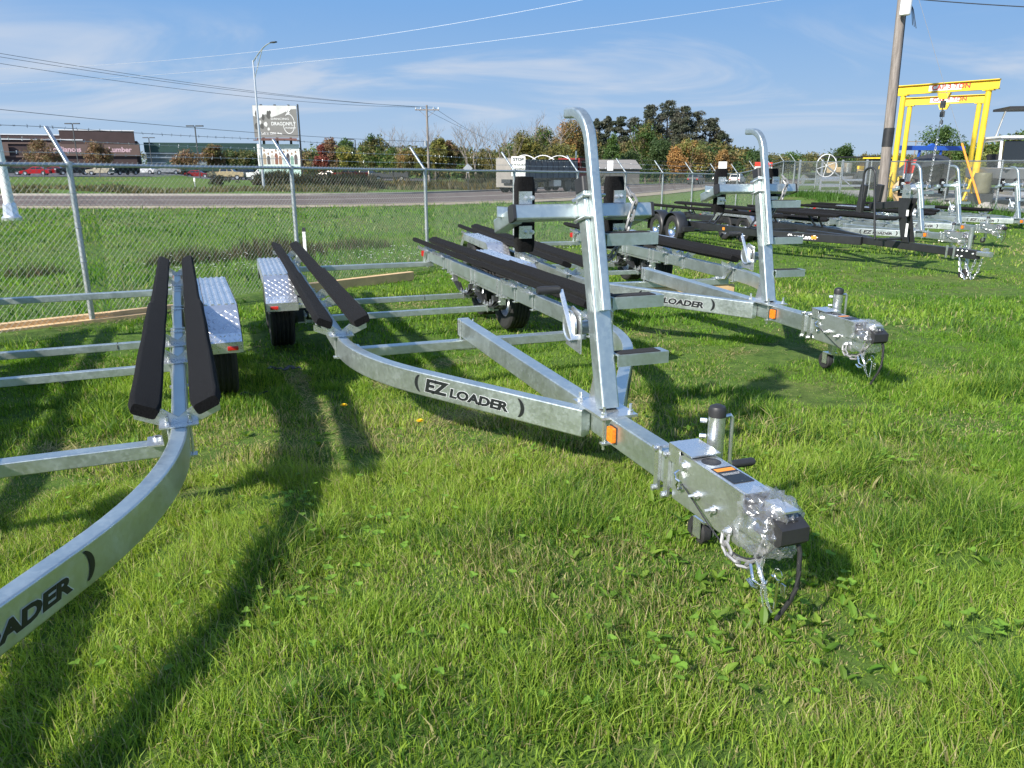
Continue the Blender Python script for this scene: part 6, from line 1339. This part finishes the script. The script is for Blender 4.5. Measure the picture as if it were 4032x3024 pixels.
for x, y, k in spots:
    z = th(x, y)
    if k == 'r':
        n = rng.integers(2, 6); S_ = rng.uniform(.55, 1.15); a0 = rng.uniform(0, 6.28)
        for j in range(n):
            m_ = rng.random(); col = (np.array((.11, .25, .025))*(1-m_) + np.array((.25, .37, .05))*m_)*rng.uniform(.6, 1.1)
            Q.append(leaf_strip((x, y, z + .005), a0 + 6.28*j/n + rng.normal(0, .3), rng.uniform(.034, .060)*S_, rng.uniform(.015, .026)*S_, rng.uniform(.5, 1.4), rng.uniform(.1, .5), col, rng.uniform(0, .28)))
    else:
        hh = rng.uniform(.045, .085); a0 = rng.uniform(0, 6.28); col = np.array((.20, .36, .05))*rng.uniform(.75, 1.2)
        for j in range(3): Q.append(leaf_strip((x, y, z + hh), a0 + 2.09*j, rng.uniform(.013, .021), rng.uniform(.014, .021), rng.uniform(.1, .7), .1, col, 0))
J = join(Q); tag(link('lawn_weeds', np_mesh('lawn_weeds', J[0], J[1], 'grass_blade', J[2])), 'broad leaved weeds and clover scattered through the lawn', 'weeds', kind='stuff')
# dandelions
mat('petal', (.80, .56, .01), .7, var=.1, scale=90)
for (x, y), lb in (((-1.06, 4.62), 'yellow dandelion flower beside the straw strip in the lawn'), ((-.52, 4.12), 'yellow dandelion flower near a trailer\'s lettered rail')):
    d = thing('dandelion', (x, y, th(x, y)), 0, lb, 'flower'); h = MB()
    for ring, (rr, n, up) in enumerate(((.023, 16, .006), (.017, 13, .010), (.010, 9, .013))):
        for i in range(n):
            a = 2*math.pi*(i + .4*ring)/n; q = (.003*math.cos(a), .003*math.sin(a), .095); e = (rr*math.cos(a), rr*math.sin(a), .095 + up)
            sx, sy = -math.sin(a)*.0032, math.cos(a)*.0032; h.add([(q[0]-sx, q[1]-sy, q[2]), (q[0]+sx, q[1]+sy, q[2]), (e[0]+sx, e[1]+sy, e[2]), (e[0]-sx, e[1]-sy, e[2])], [(0, 1, 2, 3)])
    h.build('flower_head', 'petal', d, smooth=False); MB().tube([(0, 0, 0), (.004, 0, .05), (0, 0, .095)], .0022, 6).build('stem', 'dandelion_stem' if 'dandelion_stem' in MAT else mat('dandelion_stem', (.12, .2, .05)), d)
# marker stake, scrap rubber and strap
sx, sy = -4.05, 15.2; st = thing('marker_stake', (sx, sy, th(sx, sy)), 0, 'white marker stake with black top standing in the ditch', 'stake')
MB().prism([(-.03, 0), (.03, 0), (.03, .52), (-.03, .52)], 'y', -.012, .012).build('stake', 'white_paint', st); MB().prism([(-.031, .52), (.031, .52), (.031, .60), (-.031, .60)], 'y', -.013, .013).build('stake_top', 'black_plastic', st)
m = MB(); P = [(.0, 0, .02), (.08, .02, .045), (.18, .01, .05), (.28, -.02, .03), (.33, -.03, .01)]; m.sweep(P, rrect(.13, .012, .004, 1)); tag(m.build('rubber_flap', 'rubber', None, onground(-3.72, 5.62), (0, 0, .3)), 'black rubber flap lying in the grass between trailer axles', 'flap')
m = MB(); P = [(.02*i, .03*math.sin(i*.9), .03 + .012*math.sin(i*1.7)) for i in range(14)]; m.sweep(P, rrect(.045, .005, .002, 1)); tag(m.build('strap', 'black_plastic', None, onground(-1.98, 6.05), (0, 0, .15)), 'black strap lying in the grass at the end of the straw strip', 'strap')
m = MB(); P = [(.022*i, .02*math.sin(i*1.1), .03 + .015*math.sin(i*.8)) for i in range(10)]; m.tube(P, .006, 6); tag(m.build('cable_offcut', 'black_plastic', None, onground(-1.95, 5.25), (0, 0, .4)), 'thin black cable offcut lying beside the straw strip', 'cable')
